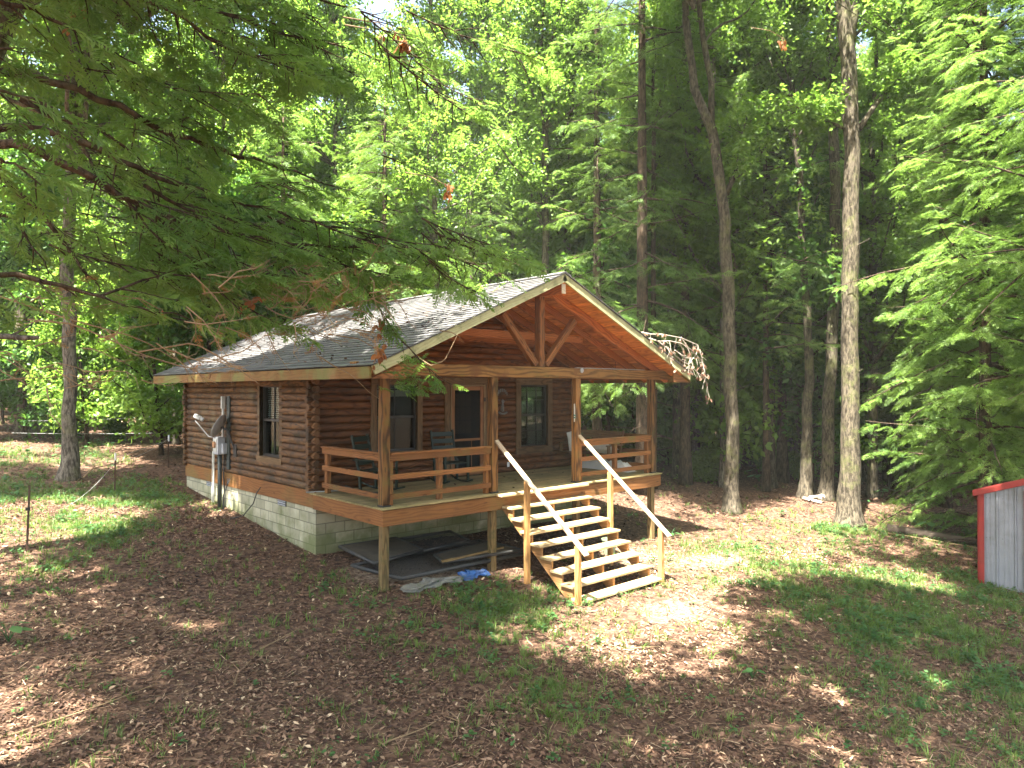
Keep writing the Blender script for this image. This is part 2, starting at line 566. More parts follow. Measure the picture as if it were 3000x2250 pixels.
def ground_mat():
    t = NT('forest_floor')
    o = t.obj()
    gr = t.attr('green')
    bare = t.attr('bare')
    vo = t.n('TexVoronoi', {'feature': 'F1'}, Vector=o, Scale=16.0, Randomness=1.0)
    cr = t.n('ValToRGB')
    e = cr.color_ramp.elements
    e[0].position, e[0].color = 0.0, (.04, .022, .015, 1)
    e[1].position, e[1].color = 1.0, (.155, .094, .058, 1)
    x = e.new(.5)
    x.color = (.076, .043, .027, 1)
    sp = t.n('SeparateColor', Color=vo.outputs['Color'])
    t.set(cr.inputs[0], sp.outputs[0])
    n1 = t.noise(o, 9.0, 6.0, .7)
    n2 = t.noise(o, .7, 5.0, .6)
    c = t.bright(cr.outputs[0], t.math('ADD', t.math('MULTIPLY', n1, .9), t.math('MULTIPLY_ADD', n2, .6, .25)))
    grass = t.mix(t.noise(o, 25, 4.0, .7), (.028, .05, .012), (.09, .125, .035))
    gm = t.ramp(t.math('ADD', gr, t.math('MULTIPLY_ADD', n1, .9, -.45)), .38, .8)
    c = t.mix(t.math('MULTIPLY', gm, .75), c, grass)
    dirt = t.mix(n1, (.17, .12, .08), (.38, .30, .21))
    c = t.mix(t.ramp(t.math('ADD', bare, t.math('MULTIPLY_ADD', n1, .8, -.4)), .45, .8), c, dirt)  # pale dirt; it also paints sunlight on the patch by the stairs
    h = t.math('ADD', vo.outputs['Distance'], n1)
    return t.done(c, .9, t.bump(h, .8, .05), .15)


M['ground'] = ground_mat()
# ---------------------------------------------------------------- the log cabin
W, HY, RY = 7.3, 2.44, 9.42           # width, front log wall, rear log wall
EAVE_X, EAVE_Z, RX, RZ, FE, LE = -0.645, 2.319, 3.651, 4.202, -0.674, 10.25
SL = (RZ - EAVE_Z) / (RX - EAVE_X)
cabin = thing('log_cabin', 'low log cabin with grey shingled gable roof and open front porch', 'cabin', (RX, 4.5, gz(RX, 4.5)))


def ztop(x):
    return RZ - SL * abs(x - RX)


def log_wall(origin, U, N, u0, u1, z0, z1, openings, course=.1425, bulge=.062, thick=.13, clip=None, seg=True):
    """half-round log courses on a backing wall; U runs along the wall, N points outwards; openings are (u0,u1,z0,z1)"""
    mb = MB()
    O, U, N, Z = Vector(origin), Vector(U), Vector(N), Vector((0, 0, 1))

    def P(u, n, z): return O + U * u + N * n + Z * z
    z = z0
    while z < z1 - .02:
        zt = min(z + course, z1)
        zm = (z + zt) / 2
        a, b = (u0, u1) if clip is None else clip(zm)
        if b - a < .1: break
        spans = [(a, b)]
        for o in openings:
            if o[2] - .02 < zm < o[3] + .02:
                ns = []
                for s0, s1 in spans:
                    if o[0] > s0: ns.append((s0, min(o[0], s1)))
                    if o[1] < s1: ns.append((max(o[1], s0), s1))
                spans = [q for q in ns if q[1] - q[0] > .01]
        pieces = []
        for s0, s1 in spans:
            if seg and s1 - s0 > 3.2:
                c = s0 + (s1 - s0) * random.uniform(.3, .7)
                pieces += [(s0, c - .003), (c + .003, s1)]
            else:
                pieces.append((s0, s1))
        for s0, s1 in pieces:
            rnd = random.random()
            jb = bulge * random.uniform(.88, 1.1)
            hh = (zt - z)
            prof = []
            for k in range(9):
                t = -PI / 2 + PI * k / 8
                prof.append((jb * max(0, math.cos(t)) ** .75, zm + hh / 2 * math.sin(t) * .985))
            nseg = max(1, int((s1 - s0) / .5))
            vs, gs, fs = [], [], []
            ox, oy = random.uniform(0, 20), random.uniform(-.03, .03)
            for i in range(nseg + 1):
                u = s0 + (s1 - s0) * i / nseg
                for n_, zz in prof:
                    w = 1 + .09 * math.sin(u * 3.1 + z * 41) * math.sin(u * 1.3 + 2)
                    vs.append(P(u, n_ * w, zz))
                    gs.append((u + ox, n_ + .09 + oy, zz - zm + oy))
            K = len(prof)
            for i in range(nseg):
                for k in range(K - 1):
                    fs.append((i * K + k, (i + 1) * K + k, (i + 1) * K + k + 1, i * K + k + 1))
            fs.append(tuple(range(K)))
            fs.append(tuple(nseg * K + k for k in range(K - 1, -1, -1)))
            mb.add(vs, fs, gs, rnd)
        z = zt
    # backing wall in cells around the openings
    if clip is None:
        us = sorted({u0, u1} | {c for o in openings for c in o[:2] if u0 < c < u1})
        zs = sorted({z0, z1} | {c for o in openings for c in o[2:] if z0 < c < z1})
        for i in range(len(us) - 1):
            for j in range(len(zs) - 1):
                um, zm = (us[i] + us[i + 1]) / 2, (zs[j] + zs[j + 1]) / 2
                if any(o[0] < um < o[1] and o[2] < zm < o[3] for o in openings): continue
                c = [P(us[i], -.004, zs[j]), P(us[i + 1], -.004, zs[j]), P(us[i + 1], -.004, zs[j + 1]), P(us[i], -.004, zs[j + 1])]
                d = [q - N * thick for q in c]
                mb.add(c + d, [(0, 1, 2, 3), (7, 6, 5, 4), (4, 5, 1, 0), (5, 6, 2, 1), (6, 7, 3, 2), (7, 4, 0, 3)], None, .3)
    return mb


def log_ends(x, y, dx, dy, z0, z1):
    """crossed log ends stacked at a corner"""
    mb = MB()
    z, i = z0, 0
    while z < z1 - .05:
        c = z + .071
        L = .24 + random.uniform(-.02, .02)
        for (ax, ay, off) in ((dx, 0, 0.0), (0, dy, .071)):
            p = Vector((x - ax * .1, y - ay * .1, c + off - .035))
            q = p + Vector((ax, ay, 0)) * (L + .0)
            mb.tube([p, q - Vector((ax, ay, 0)) * .02, q], [.070, .070, .060], 10)
        z += .1425
        i += 1
    return mb


LWIN = (3.83, 4.80, .53, 2.03)
FWIN = (1.32, 2.32, .66, 2.05)
DOOR = (3.19, 4.19, 0.0, 2.06)
RWIN = (5.33, 6.25, .55, 2.06)
ZW = 2.36
log_wall((-.03, 0, 0), (0, 1, 0), (-1, 0, 0), HY, RY, .012, ZW, [LWIN]).build('side_wall', M['log'], cabin, smooth=False)
log_wall((0, HY, 0), (1, 0, 0), (0, -1, 0), 0, W, 0, ZW, [FWIN, DOOR, RWIN]).build('front_wall', M['porch_log'], cabin)
log_wall((W, 0, 0), (0, 1, 0), (1, 0, 0), HY, RY, 0, ZW, [LWIN]).build('side_wall', M['log'], cabin)
log_wall((0, RY, 0), (1, 0, 0), (0, 1, 0), 0, W, 0, ZW, [(4.6, 5.5, .6, 2.0)]).build('rear_wall', M['log'], cabin)


def gclip(z):
    h = (RZ - .27 - z) / SL
    return (RX - h, RX + h)


gb = log_wall((0, HY, 0), (1, 0, 0), (0, -1, 0), 0, W, ZW, RZ - .2, [], clip=gclip)
hh = (RZ - .12 - ZW) / SL
gb.prism([(RX - hh, ZW), (RX + hh, ZW), (RX, RZ - .12)], (0, HY + .004, 0), (1, 0, 0), (0, 0, 1), (0, 1, 0), .1, .3)
gb.build('gable_wall', M['gable'], cabin)
rb = MB()
rb.prism([(RX - hh, ZW), (RX + hh, ZW), (RX, RZ - .12)], (0, RY - .1, 0), (1, 0, 0), (0, 0, 1), (0, 1, 0), .1, .3)
rb.build('gable_wall', M['log'], cabin)
for (x, y, dx, dy) in ((-.02, HY + .02, -1, -1), (W + .02, HY + .02, 1, -1), (-.02, RY - .02, -1, 1)):
    log_ends(x, y, dx, dy, 0.0, ZW).build('corner_log_ends', M['log'], cabin, smooth=False)

# floor and inside
obox('inside_floor', M['interior'], cabin, .13, W - .13, HY + .13, RY - .13, -.05, 0, 'x', 0)
ib = MB()
ib.box(.14, W - .14, HY + .14, RY - .14, 2.30, 2.34, 'x')
ib.box(2.9, 3.0, HY + .2, 6.4, 0, 2.29, 'y')
ib.build('inside_lining', M['interior'], cabin)

# foundation of concrete block, with vents
fb = MB()


def block_wall(p0, p1, z0, z1, nrm, thick=.2):
    p0, p1, nrm = Vector(p0), Vector(p1), Vector(nrm)
    L = (p1 - p0).length
    vs = [Vector((p.x, p.y, z)) for z in (z0, z1) for p in (p0, p1)]
    vs = [vs[0], vs[1], vs[3], vs[2]]
    back = [v - nrm * thick for v in vs]
    g = [(0, z0, 0), (L, z0, 0), (L, z1, 0), (0, z1, 0)]
    fb.add(vs + back, [(0, 1, 2, 3), (7, 6, 5, 4), (4, 5, 1, 0), (6, 7, 3, 2), (7, 4, 0, 3), (5, 6, 2, 1)], g + g)


block_wall((-.05, 9.46, 0), (-.05, 2.3, 0), -1.9, -.29, (-1, 0, 0))
block_wall((-.047, 2.296, 0), (W + .05, 2.296, 0), -2.1, -.29, (0, -1, 0))
block_wall((W + .05, 2.5, 0), (W + .05, 9.46, 0), -2.1, -.29, (1, 0, 0))
block_wall((W - .15, 9.46, 0), (.15, 9.46, 0), -1.9, -.29, (0, 1, 0))
found = fb.build('foundation', M['block'], cabin)
for y in (3.74, 7.79, 8.9)[:2]:
    vb = MB()
    vb.box(-.062, -.05, y - .19, y + .19, -.42, -.29)
    v = vb.build('vent', M['black_metal'], found)
    s_ = MB()
    for k in range(3):
        s_.member((-.064, y - .17, -.405 + k * .042), (-.064, y + .17, -.405 + k * .042), .03, .012, (1, 0, .6))
    s_.build('vent_louvre', M['grey_metal'], found)

# reddish rim boards
sk = MB()
sk.box(-.135, -.095, -.13, 2.26, -.30, -.028, 'y')
sk.box(-.085, -.053, 2.263, 9.46, -.30, .012, 'y')
sk.box(-.135, 7.43, -.17, -.13, -.30, -.045, 'x')
sk.box(7.39, 7.43, -.13, 9.46, -.30, -.045, 'y')
sk.build('skirt_board', M['skirt'], cabin, .004)
# porch deck: planks run along the front
dk = MB()
y = -.19
while y < HY - .07:
    dk.box(-.165, 7.46, y, min(y + .137, HY - .05), -.026, 0, 'x')
    y += .141
dk.build('porch_deck', M['deck'], cabin)
jb = MB()
for x in np.arange(.3, 7.3, .6): jb.box(x, x + .04, -.12, 2.29, -.22, -.027, 'y')
jb.build('deck_joists', M['stringer'], cabin)

# posts
for x in (0, 2.38, 4.70, 7.3):
    p = obox('porch_post', M['post'], cabin, x - .075, x + .075, -.075, .075, .025, 2.181, 'z', .012)
    pb = MB()
    pb.box(x - .08, x + .08, -.08, .08, .001, .028)
    pb.build('post_base', M['black_metal'], p)
for x in (0.0, 2.37, 4.70, 7.28):
    obox('support_post', M['lower_post'], cabin, x - .065, x + .065, -.06, .07, gz(x, 0) - .25, -.295, 'z', .01)

# beams of the porch roof
tb = obox('tie_beam', M['beam'], cabin, -.60, 7.93, -.115, .085, 2.182, 2.395, 'x', .01)
e = MB()
e.box(7.935, 8.09, -.113, .083, 2.184, 2.393, 'x')
e.build('beam_end', M['pale_wood'], tb, .008, label='weathered grey end of the porch beam')
pl = MB()
pl.box(4.62, 6.93, -.10, -.03, 2.397, 2.407, 'x')
pl.build('strap_plate', M['grey_metal'], tb)
bt = MB()
bt.tube([(4.74, -.135, 2.345), (4.74, -.117, 2.345)], .05, 14)
bt.build('bolt_plate', M['grey_metal'], tb, smooth=False)
for x in (0.0, 7.3):
    obox('side_beam', M['rafter'], cabin, x - .065, x + .065, .09, HY - .05, 2.185, 2.39, 'y', .006)
one('king_post', M['brace'], cabin, (3.62, -.01, 2.398), (3.62, -.01, 3.80), .15, .15, (0, 1, 0), .008)
one('truss_brace', M['brace'], cabin, (3.50, 0, 2.44), (2.62, 0, 3.40), .13, .12, (0, 1, 0), .008)
one('truss_brace', M['brace'], cabin, (3.76, 0, 2.44), (4.64, 0, 3.40), .13, .12, (0, 1, 0), .008)
one('ridge_beam', M['rafter'], cabin, (RX, -.63, 3.90), (RX, HY - .05, 3.90), .11, .20, (0, 0, 1), .008)
rbx = MB()
rbx.box(RX - .052, RX + .052, -.645, -.6305, 3.805, 3.995, 'x')
rbx.build('ridge_beam_end', M['pale_wood'], cabin, label='pale sawn end of the ridge beam')
UNDER = .065
for y in (0.0, .6, 1.2, 1.8, 2.3):
    for sgn in (-1, 1):
        w = .10 if y == 0 else .05
        h = .16
        x1 = RX + sgn * .06
        x0 = RX + sgn * (RX - EAVE_X - .05)
        dz = UNDER + h / 2 / math.cos(math.atan(SL))
        one('rafter', M['rafter'], cabin, (x1, y, ztop(x1) - dz), (x0, y, ztop(x0) - dz), w, h, (0, 0, 1), .004)
for y in (.55, 1.75):
    one('collar_tie', M['rafter'], cabin, (1.75, y + .04, 3.06), (5.55, y + .04, 3.06), .04, .15, (0, 0, 1), .004)

# roof: boarded underside, shingle courses on top, rakes and fascias
roof = thing('roof', None, None, (RX, 4.5, RZ))
roof.parent = cabin
roof.location = Vector((RX, 4.5, RZ)) - cabin.location
ca, sa = math.cos(math.atan(SL)), math.sin(math.atan(SL))
SLEN = (RX - EAVE_X) / ca
for sgn in (-1, 1):
    down = Vector((sgn * ca, 0, -sa))
    nrm = Vector((sgn * sa, 0, ca))
    top = Vector((RX, 0, RZ))
    sb = MB()                                   # soffit boards
    d = 0.02
    while d < SLEN - .03:
        w = min(.112, SLEN - .03 - d)
        c = top + down * (d + w / 2) - nrm * .047
        L0 = FE + .05
        cut = random.uniform(.5, 8)
        for (a, b) in ((L0, cut), (cut + .002, LE - .05)):
            sb.member(c + Vector((0, a, 0)), c + Vector((0, b, 0)), w - .006, .018, nrm)
        d += .115
    sb.build('soffit_boards', M['soffit'], roof)
    sh = MB()                                   # shingle courses, each lapped over the one below
    d = SLEN + .025
    rowi = 0
    while d > .0:
        d0 = max(d - .19, -.02)
        yy = FE - .02 - random.uniform(0, .3)
        while yy < LE + .02:
            ww = random.choice((.30, .33, .33, .36, .18))
            a, b = max(yy, FE - .02), min(yy + ww - .007, LE + .02)
            if b - a > .02:
                lo, hi = .022 + random.uniform(0, .005), .006
                dd = d + random.uniform(-.006, .006)
                p = [top + down * dd + nrm * lo, top + down * dd + nrm * (lo - .012), top + down * d0 + nrm * hi, top + down * d0 + nrm * (hi - .012)]
                v = []
                for q in p: v += [q + Vector((0, a, 0)), q + Vector((0, b, 0))]
                sh.add(v, [(0, 1, 5, 4), (0, 2, 3, 1), (2, 6, 7, 3), (0, 4, 6, 2), (1, 3, 7, 5)], None)
            yy += ww
        d -= .142
        rowi += 1
    dcore = MB()
    c0, c1 = top + down * .01 - nrm * .026, top + down * (SLEN - .01) - nrm * .026
    dcore.member(c0 + Vector((0, LE / 2 + FE / 2, 0)), c1 + Vector((0, LE / 2 + FE / 2, 0)), LE - FE - .03, .02, nrm)
    dcore.build('roof_deck', M['interior'], roof)
    sh.build('shingles', M['shingle'], roof)
    # rake boards at both gables
    for y0, y1 in ((FE, FE + .038), (LE - .038, LE)):
        rk = MB()
        ym = (y0 + y1) / 2
        a = top + down * .0 - nrm * .085
        b = top + down * (SLEN + .0) - nrm * .085
        rk.member(a + Vector((0, ym, 0)), b + Vector((0, ym, 0)), y1 - y0, .145, nrm)
        rk.build('rake_board', M['rake'], roof, .003)
    xe = RX + sgn * (RX - EAVE_X)
    fm = MB()
    fm.box(xe - .019, xe + .019, FE + .045, LE - .045, EAVE_Z - .205, EAVE_Z - .02, 'y')
    fm.build('fascia_board', M['fascia'], roof, .003)
    # boxed eave return at the front
    er = MB()
    er.prism([(0, 0), (sgn * -.62, 0), (sgn * -.62, .27)], (xe - sgn * .03, FE + .045, EAVE_Z - .205), (1, 0, 0), (0, 0, 1), (0, 1, 0), .03)
    er.build('eave_return', M['orange'], roof)
rc = MB()
y = FE - .02
while y < LE:
    for sgn in (-1, 1):
        down = Vector((sgn * ca, 0, -sa))
        nrm = Vector((sgn * sa, 0, ca))
        o = Vector((RX, y + .14, RZ + .012))
        rc.member(o + nrm * .016, o + down * .16 + nrm * .022, .27, .012, nrm)
    y += .275
rc.build('ridge_cap', M['shingle'], roof)

# railings
def railing(name, parts, posts, axis='x'):
    r = thing(name, None, None, (0, 0, 0))
    r.parent = cabin
    r.location = -cabin.location
    for (p0, p1, kind) in parts:
        w, h = (.045, .095)
        if kind == 'top':
            one('top_rail', M['orange'], r, (p0[0], p0[1], .80), (p1[0], p1[1], .80), .04, .105, (0, 0, 1), .005)
            one('cap_rail', M['orange'], r, (p0[0], p0[1], .872), (p1[0], p1[1], .872), .105, .034, (0, 0, 1), .005)
        else:
            for z in (.48, .155): one('rail', M['orange'], r, (p0[0], p0[1], z), (p1[0], p1[1], z), .04, .092, (0, 0, 1), .005)
    for (x, y) in posts:
        obox('baluster', M['orange'], r, x - .045, x + .045, y - .045, y + .045, .002, .745, 'z', .005)
    return r


railing('railing', [((.085, -.03, 0), (2.30, -.03, 0), 'top'), ((.085, -.03, 0), (2.30, -.03, 0), 'mid')], [(1.16, .038), (2.25, .038), (.13, .038)])
railing('railing', [((4.785, -.03, 0), (7.22, -.03, 0), 'top'), ((4.785, -.03, 0), (7.22, -.03, 0), 'mid')], [(6.0, .038), (7.17, .038), (4.84, .038)])
railing('railing', [((0, .085, 0), (0, 2.12, 0), 'top'), ((0, .085, 0), (0, 2.12, 0), 'mid')], [(.068, 2.05)])
railing('railing', [((7.3, .085, 0), (7.3, 2.12, 0), 'top'), ((7.3, .085, 0), (7.3, 2.12, 0), 'mid')], [(7.23, 2.05), (7.23, 1.1)])

# staircase
st = thing('staircase', None, None, (0, 0, 0))
st.parent = cabin
st.location = -cabin.location
obox('landing_board', M['tread'], st, 2.30, 4.70, -.36, -.195, -.04, .006, 'x', .005)
for i in range(1, 9):
    zt, yf = -.05 - .192 * i, -.20 - .2505 * i
    tr = MB()
    yaw = random.uniform(-.006, .006)
    l, r = 2.47 + random.uniform(-.03, .02), 4.67 + random.uniform(-.02, .03)
    tr.member((l, yf + .14, zt - .02 + yaw), (r, yf + .14, zt - .02 - yaw), .28, .042)
    tr.build('tread', M['tread'], st, .005)
for x in (2.50, 3.57, 4.60):
    prof = [(-.13, -.30), (-.13, -.085)]
    for i in range(1, 9):
        zt, yf = -.05 - .192 * i - .042, -.20 - .2505 * i
        prof += [(yf + .27, zt), (yf + .02, zt)]
    prof += [(yf + .02, zt - .19), (yf + .20, zt - .19)]
    prof = [prof[0]] + prof[1:]
    s = MB()
    s.prism([(a, b) for a, b in prof], (x, 0, 0), (0, 1, 0), (0, 0, 1), (1, 0, 0), .042)
    s.build('stringer', M['stringer'], st)
for x in (2.42, 4.73):
    one('handrail', M['handrail'], st, (x, .0, 1.03), (x, -2.33, -.795), .095, .042, (0, .62, .78), .006)
    for y in (-.90, -2.13):
        zt = 1.03 + (y / -2.33) * -1.825 - .035
        obox('stair_post', M['stair_post'], st, x - .045, x + .045, y - .045, y + .045, gz(x, y) - .2, zt, 'z', .006)

# windows
def window(name, O, U, N, op, trim=.13, lites=(3, 2), blind=None):
    """O origin, U along the wall, N outwards, op=(u0,u1,z0,z1)"""
    O, U, N = Vector(O), Vector(U), Vector(N)
    u0, u1, z0, z1 = op
    w = thing(name, None, None, (0, 0, 0))
    w.parent = cabin
    w.location = -cabin.location

    def P(u, n, z): return O + U * u + N * n + Vector((0, 0, z))

    def bar(mb, a, b, wd, h, up): mb.member(a, b, wd, h, up)
    t = MB()
    n0 = .042
    zc0, zc1 = z0 - trim, z1 + trim
    bar(t, P(u0 - trim / 2, n0, z0), P(u0 - trim / 2, n0, z1), trim, .085, N)
    bar(t, P(u1 + trim / 2, n0, z0), P(u1 + trim / 2, n0, z1), trim, .085, N)
    bar(t, P(u0 - trim, n0, z1 + trim / 2), P(u1 + trim, n0, z1 + trim / 2), trim, .087, N)
    bar(t, P(u0 - trim, n0 + .006, z0 - trim / 2), P(u1 + trim, n0 + .006, z0 - trim / 2), trim, .10, N)
    t.build('trim', M['trim'], w, .004)
    f = MB()
    fw = .045
    zm = (z0 + z1) / 2 + .02
    for (a, b) in ((u0, u0 + fw), (u1 - fw, u1)): bar(f, P((a + b) / 2, -.03, z0), P((a + b) / 2, -.03, z1), fw, .06, N)
    for z, h in ((z0 + .025, .05), (z1 - .02, .04), (zm, .05)): bar(f, P(u0 + fw, -.028, z), P(u1 - fw, -.028, z), h, .052, N)
    if lites:
        for k in range(1, lites[0]):
            u = u0 + (u1 - u0) * k / lites[0]
            bar(f, P(u, -.04, z0), P(u, -.04, z1), .016, .02, N)
        for (a, b) in ((z0, zm), (zm, z1)):
            for k in range(1, lites[1]):
                z = a + (b - a) * k / lites[1]
                bar(f, P(u0, -.041, z), P(u1, -.041, z), .016, .018, N)
    f.build('sash', M['dark_frame'], w)
    g = MB()
    bar(g, P((u0 + u1) / 2, -.05, z0 + .02), P((u0 + u1) / 2, -.05, z1 - .02), u1 - u0 - .04, .004, N)
    g.build('pane', M['glass'], w)
    if blind:
        b_ = MB()
        for k in range(int((blind[1] - blind[0]) / .045)):
            z = blind[1] - k * .045
            bar(b_, P(u0 + .05, -.10, z), P(u1 - .05, -.10, z), .035, .004, Vector((0, 0, 1)) + N * .9)
        if blind[2]: bar(b_, P(u0 + .05, -.10, blind[0]), P(u1 - .05, -.10, blind[0]), .12, .03, N)
        b_.build('blind', M['dull_white'] if blind[2] else M['white_plastic'], w)
    return w


window('window', (0, 0, 0), (0, 1, 0), (-1, 0, 0), LWIN, .125, (2, 1), (1.30, 1.98, False))
window('window', (0, HY, 0), (1, 0, 0), (0, -1, 0), FWIN, .13, (2, 1), (1.86, 2.02, True))
window('window', (0, HY, 0), (1, 0, 0), (0, -1, 0), RWIN, .155, (3, 2), (1.84, 2.03, True))
window('window', (W, 0, 0), (0, 1, 0), (1, 0, 0), LWIN, .125, (3, 2), None)
window('window', (0, RY, 0), (1, 0, 0), (0, 1, 0), (4.6, 5.5, .6, 2.0), .125, (3, 2), None)

# doorway: brown casing, wooden screen door, nine-light door behind
dr = thing('screen_door', None, None, (0, 0, 0))
dr.parent = cabin
dr.location = -cabin.location
u0, u1, z0, z1 = DOOR
c = MB()
for x in (u0 - .075, u1 + .075): c.box(x - .07, x + .07, HY - .085, HY - .005, 0, z1 + .01, 'z')
c.box(u0 - .145, u1 + .145, HY - .088, HY - .005, z1 + .012, z1 + .15, 'x')
c.build('casing', M['trim'], dr, .004)
c = MB()
c.box(u0 + .0, u0 + .035, HY - .10, HY - .03, .002, z1, 'z')
c.box(u1 - .035, u1, HY - .10, HY - .03, .002, z1, 'z')
c.box(u0 + .036, u1 - .036, HY - .10, HY - .03, z1 - .034, z1, 'x')
c.build('jamb', M['door_frame'], dr, .003)
c = MB()
for x in (u0 + .085, u1 - .085): c.box(x - .047, x + .047, HY - .075, HY - .045, .02, z1 - .04, 'z')
for z, h in ((z1 - .085, .09), (.82, .05), (.08, .11)): c.box(u0 + .134, u1 - .134, HY - .073, HY - .047, z - h / 2, z + h / 2, 'x')
c.box(3.80, 3.815, HY - .066, HY - .05, .14, .79, 'z')
c.build('door_frame', M['door_stile'], dr, .003)
c = MB()
c.box(u0 + .134, u1 - .134, HY - .061, HY - .059, .14, z1 - .13)
c.build('insect_screen', M['screen'], dr)
c = MB()
c.box(u0 + .04, u1 - .04, HY + .02, HY + .06, .01, z1 - .04, 'z')
ind = c.build('inner_door', M['dark_frame'], dr)
c = MB()
gx0, gx1, gz0, gz1 = 3.36, 3.86, .95, 1.86
for i in range(3):
    for j in range(3):
        a = gx0 + (gx1 - gx0) * i / 3
        b = gz0 + (gz1 - gz0) * j / 3
        c.box(a + .008, a + (gx1 - gx0) / 3 - .008, HY + .012, HY + .019, b + .008, b + (gz1 - gz0) / 3 - .008)
c.build('door_lights', plain('curtained_glass', (.42, .28, .18), .35, spec=.5), dr)
c = MB()
for z in (1.72, .35): c.box(u1 - .05, u1 - .01, HY - .112, HY - .10, z - .045, z + .045)
c.build('hinge', M['black_metal'], dr)
# outlet on the porch wall
c = MB()
c.box(4.88, 4.95, HY - .085, HY - .068, .12, .235)
c.build('outlet', M['white_plastic'], cabin, .004)
# ---------------------------------------------------------------- things on and around the cabin
# electric meter on its post
em = thing('electric_meter', 'grey electric meter box with dark conduit on the left log wall', 'electric meter', (-.15, 6.8, gz(-.15, 6.8)))
obox('mounting_board', M['conduit'], em, -.115, -.072, 6.40, 6.56, .1, 1.80, 'z', .004)
b = obox('meter_box', M['grey_metal'], em, -.30, -.118, 6.62, 6.92, .44, .84, 'z', .012)
c = MB(); c.box(-.312, -.302, 6.66, 6.88, .50, .80); c.build('meter_cover', M['pale_pipe'], em, .004)
c = MB(); c.tube([(-.345, 6.76, .665), (-.312, 6.76, .665)], .075, 18); c.build('meter_dial', M['amber'], em)
c = MB(); c.box(-.22, -.118, 6.50, 6.60, .46, .70); c.build('breaker_box', M['grey_metal'], em, .006)
c = MB(); c.tube([(-.20, 6.74, .44), (-.20, 6.74, gz(-.2, 6.74) - .1)], .048, 12); c.build('conduit', M['conduit'], em, smooth=True)
c = MB(); c.tube([(-.16, 6.66, .84), (-.16, 6.66, 1.5)], .028, 10); c.box(-.2, -.12, 6.63, 6.70, 1.50, 1.79)
c.build('service_pipe', M['pale_pipe'], em)
c = MB()
c.tube([(-.13, 6.64, .44), (-.16, 6.62, 0), (-.15, 6.6, -.4), (-.2, 6.5, gz(-.2, 6.5))], .012, 6)
c.tube([(-.12, 6.46, -.1), (-.16, 6.40, -.25), (-.17, 6.30, -.2), (-.12, 6.34, -.1), (-.2, 6.52, -.5), (-.2, 6.56, gz(-.2, 6.5))], .01, 6)
c.build('cable', M['black_cable'], em)
c = MB()
for y, zt in ((7.36, .47), (7.27, .50)): c.tube([(-.14, y, zt), (-.15, y, gz(-.15, y) - .05)], .014, 8)
c.build('thin_pipe', M['pale_pipe'], em)
o = MB(); o.tube([(-.13, 4.62, -.13), (-.18, 4.70, -.25), (-.17, 4.9, -.5), (-.25, 5.25, -.8), (-.4, 5.6, gz(-.4, 5.6) + .01)], .011, 6)
tag(o.build('cable', M['black_cable']), 'thin dark cable hanging loose over the block foundation', 'cable')

# satellite dish, seen edge on
sd = thing('satellite_dish', 'small grey satellite dish seen edge-on beside the meter', 'satellite dish', (-.12, 6.15, .55))
c = MB()
cen = Vector((-.34, 6.45, 1.12))
dn = Vector((-.55, .62, .42)).normalized()
du = dn.cross(Vector((0, 0, 1))).normalized()
dv = du.cross(dn)
vs, fs = [], []
for i in range(7):
    r = i / 6
    for k in range(24):
        t = 2 * PI * k / 24
        for off in (0,):
            vs.append(cen + du * (r * .25 * math.cos(t)) + dv * (r * .29 * math.sin(t)) + dn * (.07 * r * r - .07))
for i in range(6):
    for k in range(24):
        fs.append((i * 24 + k, i * 24 + (k + 1) % 24, (i + 1) * 24 + (k + 1) % 24, (i + 1) * 24 + k))
c.add(vs, fs)
o = c.build('reflector', M['dish'], sd, smooth=True)
o.modifiers.new('solid', 'SOLIDIFY').thickness = .008
lnb = cen + dn * .56 - dv * .05
c = MB(); c.tube([cen - dv * .28 - dn * .05, cen - dv * .33 + dn * .1, lnb - dv * .1], .013, 8); c.build('feed_arm', M['dish'], sd)
c = MB(); c.member(lnb - dn * .10, lnb + dn * .06, .10, .09); c.tube([lnb - dn * .09, lnb - dn * .17], [.04, .05], 12); c.build('receiver', M['dish'], sd, .01)
c = MB(); c.tube([cen - dn * .06, (-.20, 6.30, 1.02), (-.13, 6.18, .72), (-.07, 6.12, .55)], .022, 8); c.box(-.10, -.065, 6.02, 6.2, .42, .7); c.build('mast', M['black_metal'], sd)

# pale stick lying over the deck edge
c = MB(); c.tube([(-.22, 2.36, .012), (.1, 2.2, .016), (.36, 2.10, .02)], .012, 6)
tag(c.build('pale_stick', M['wire']), 'thin pale rod lying on the porch floor by the corner logs', 'rod')


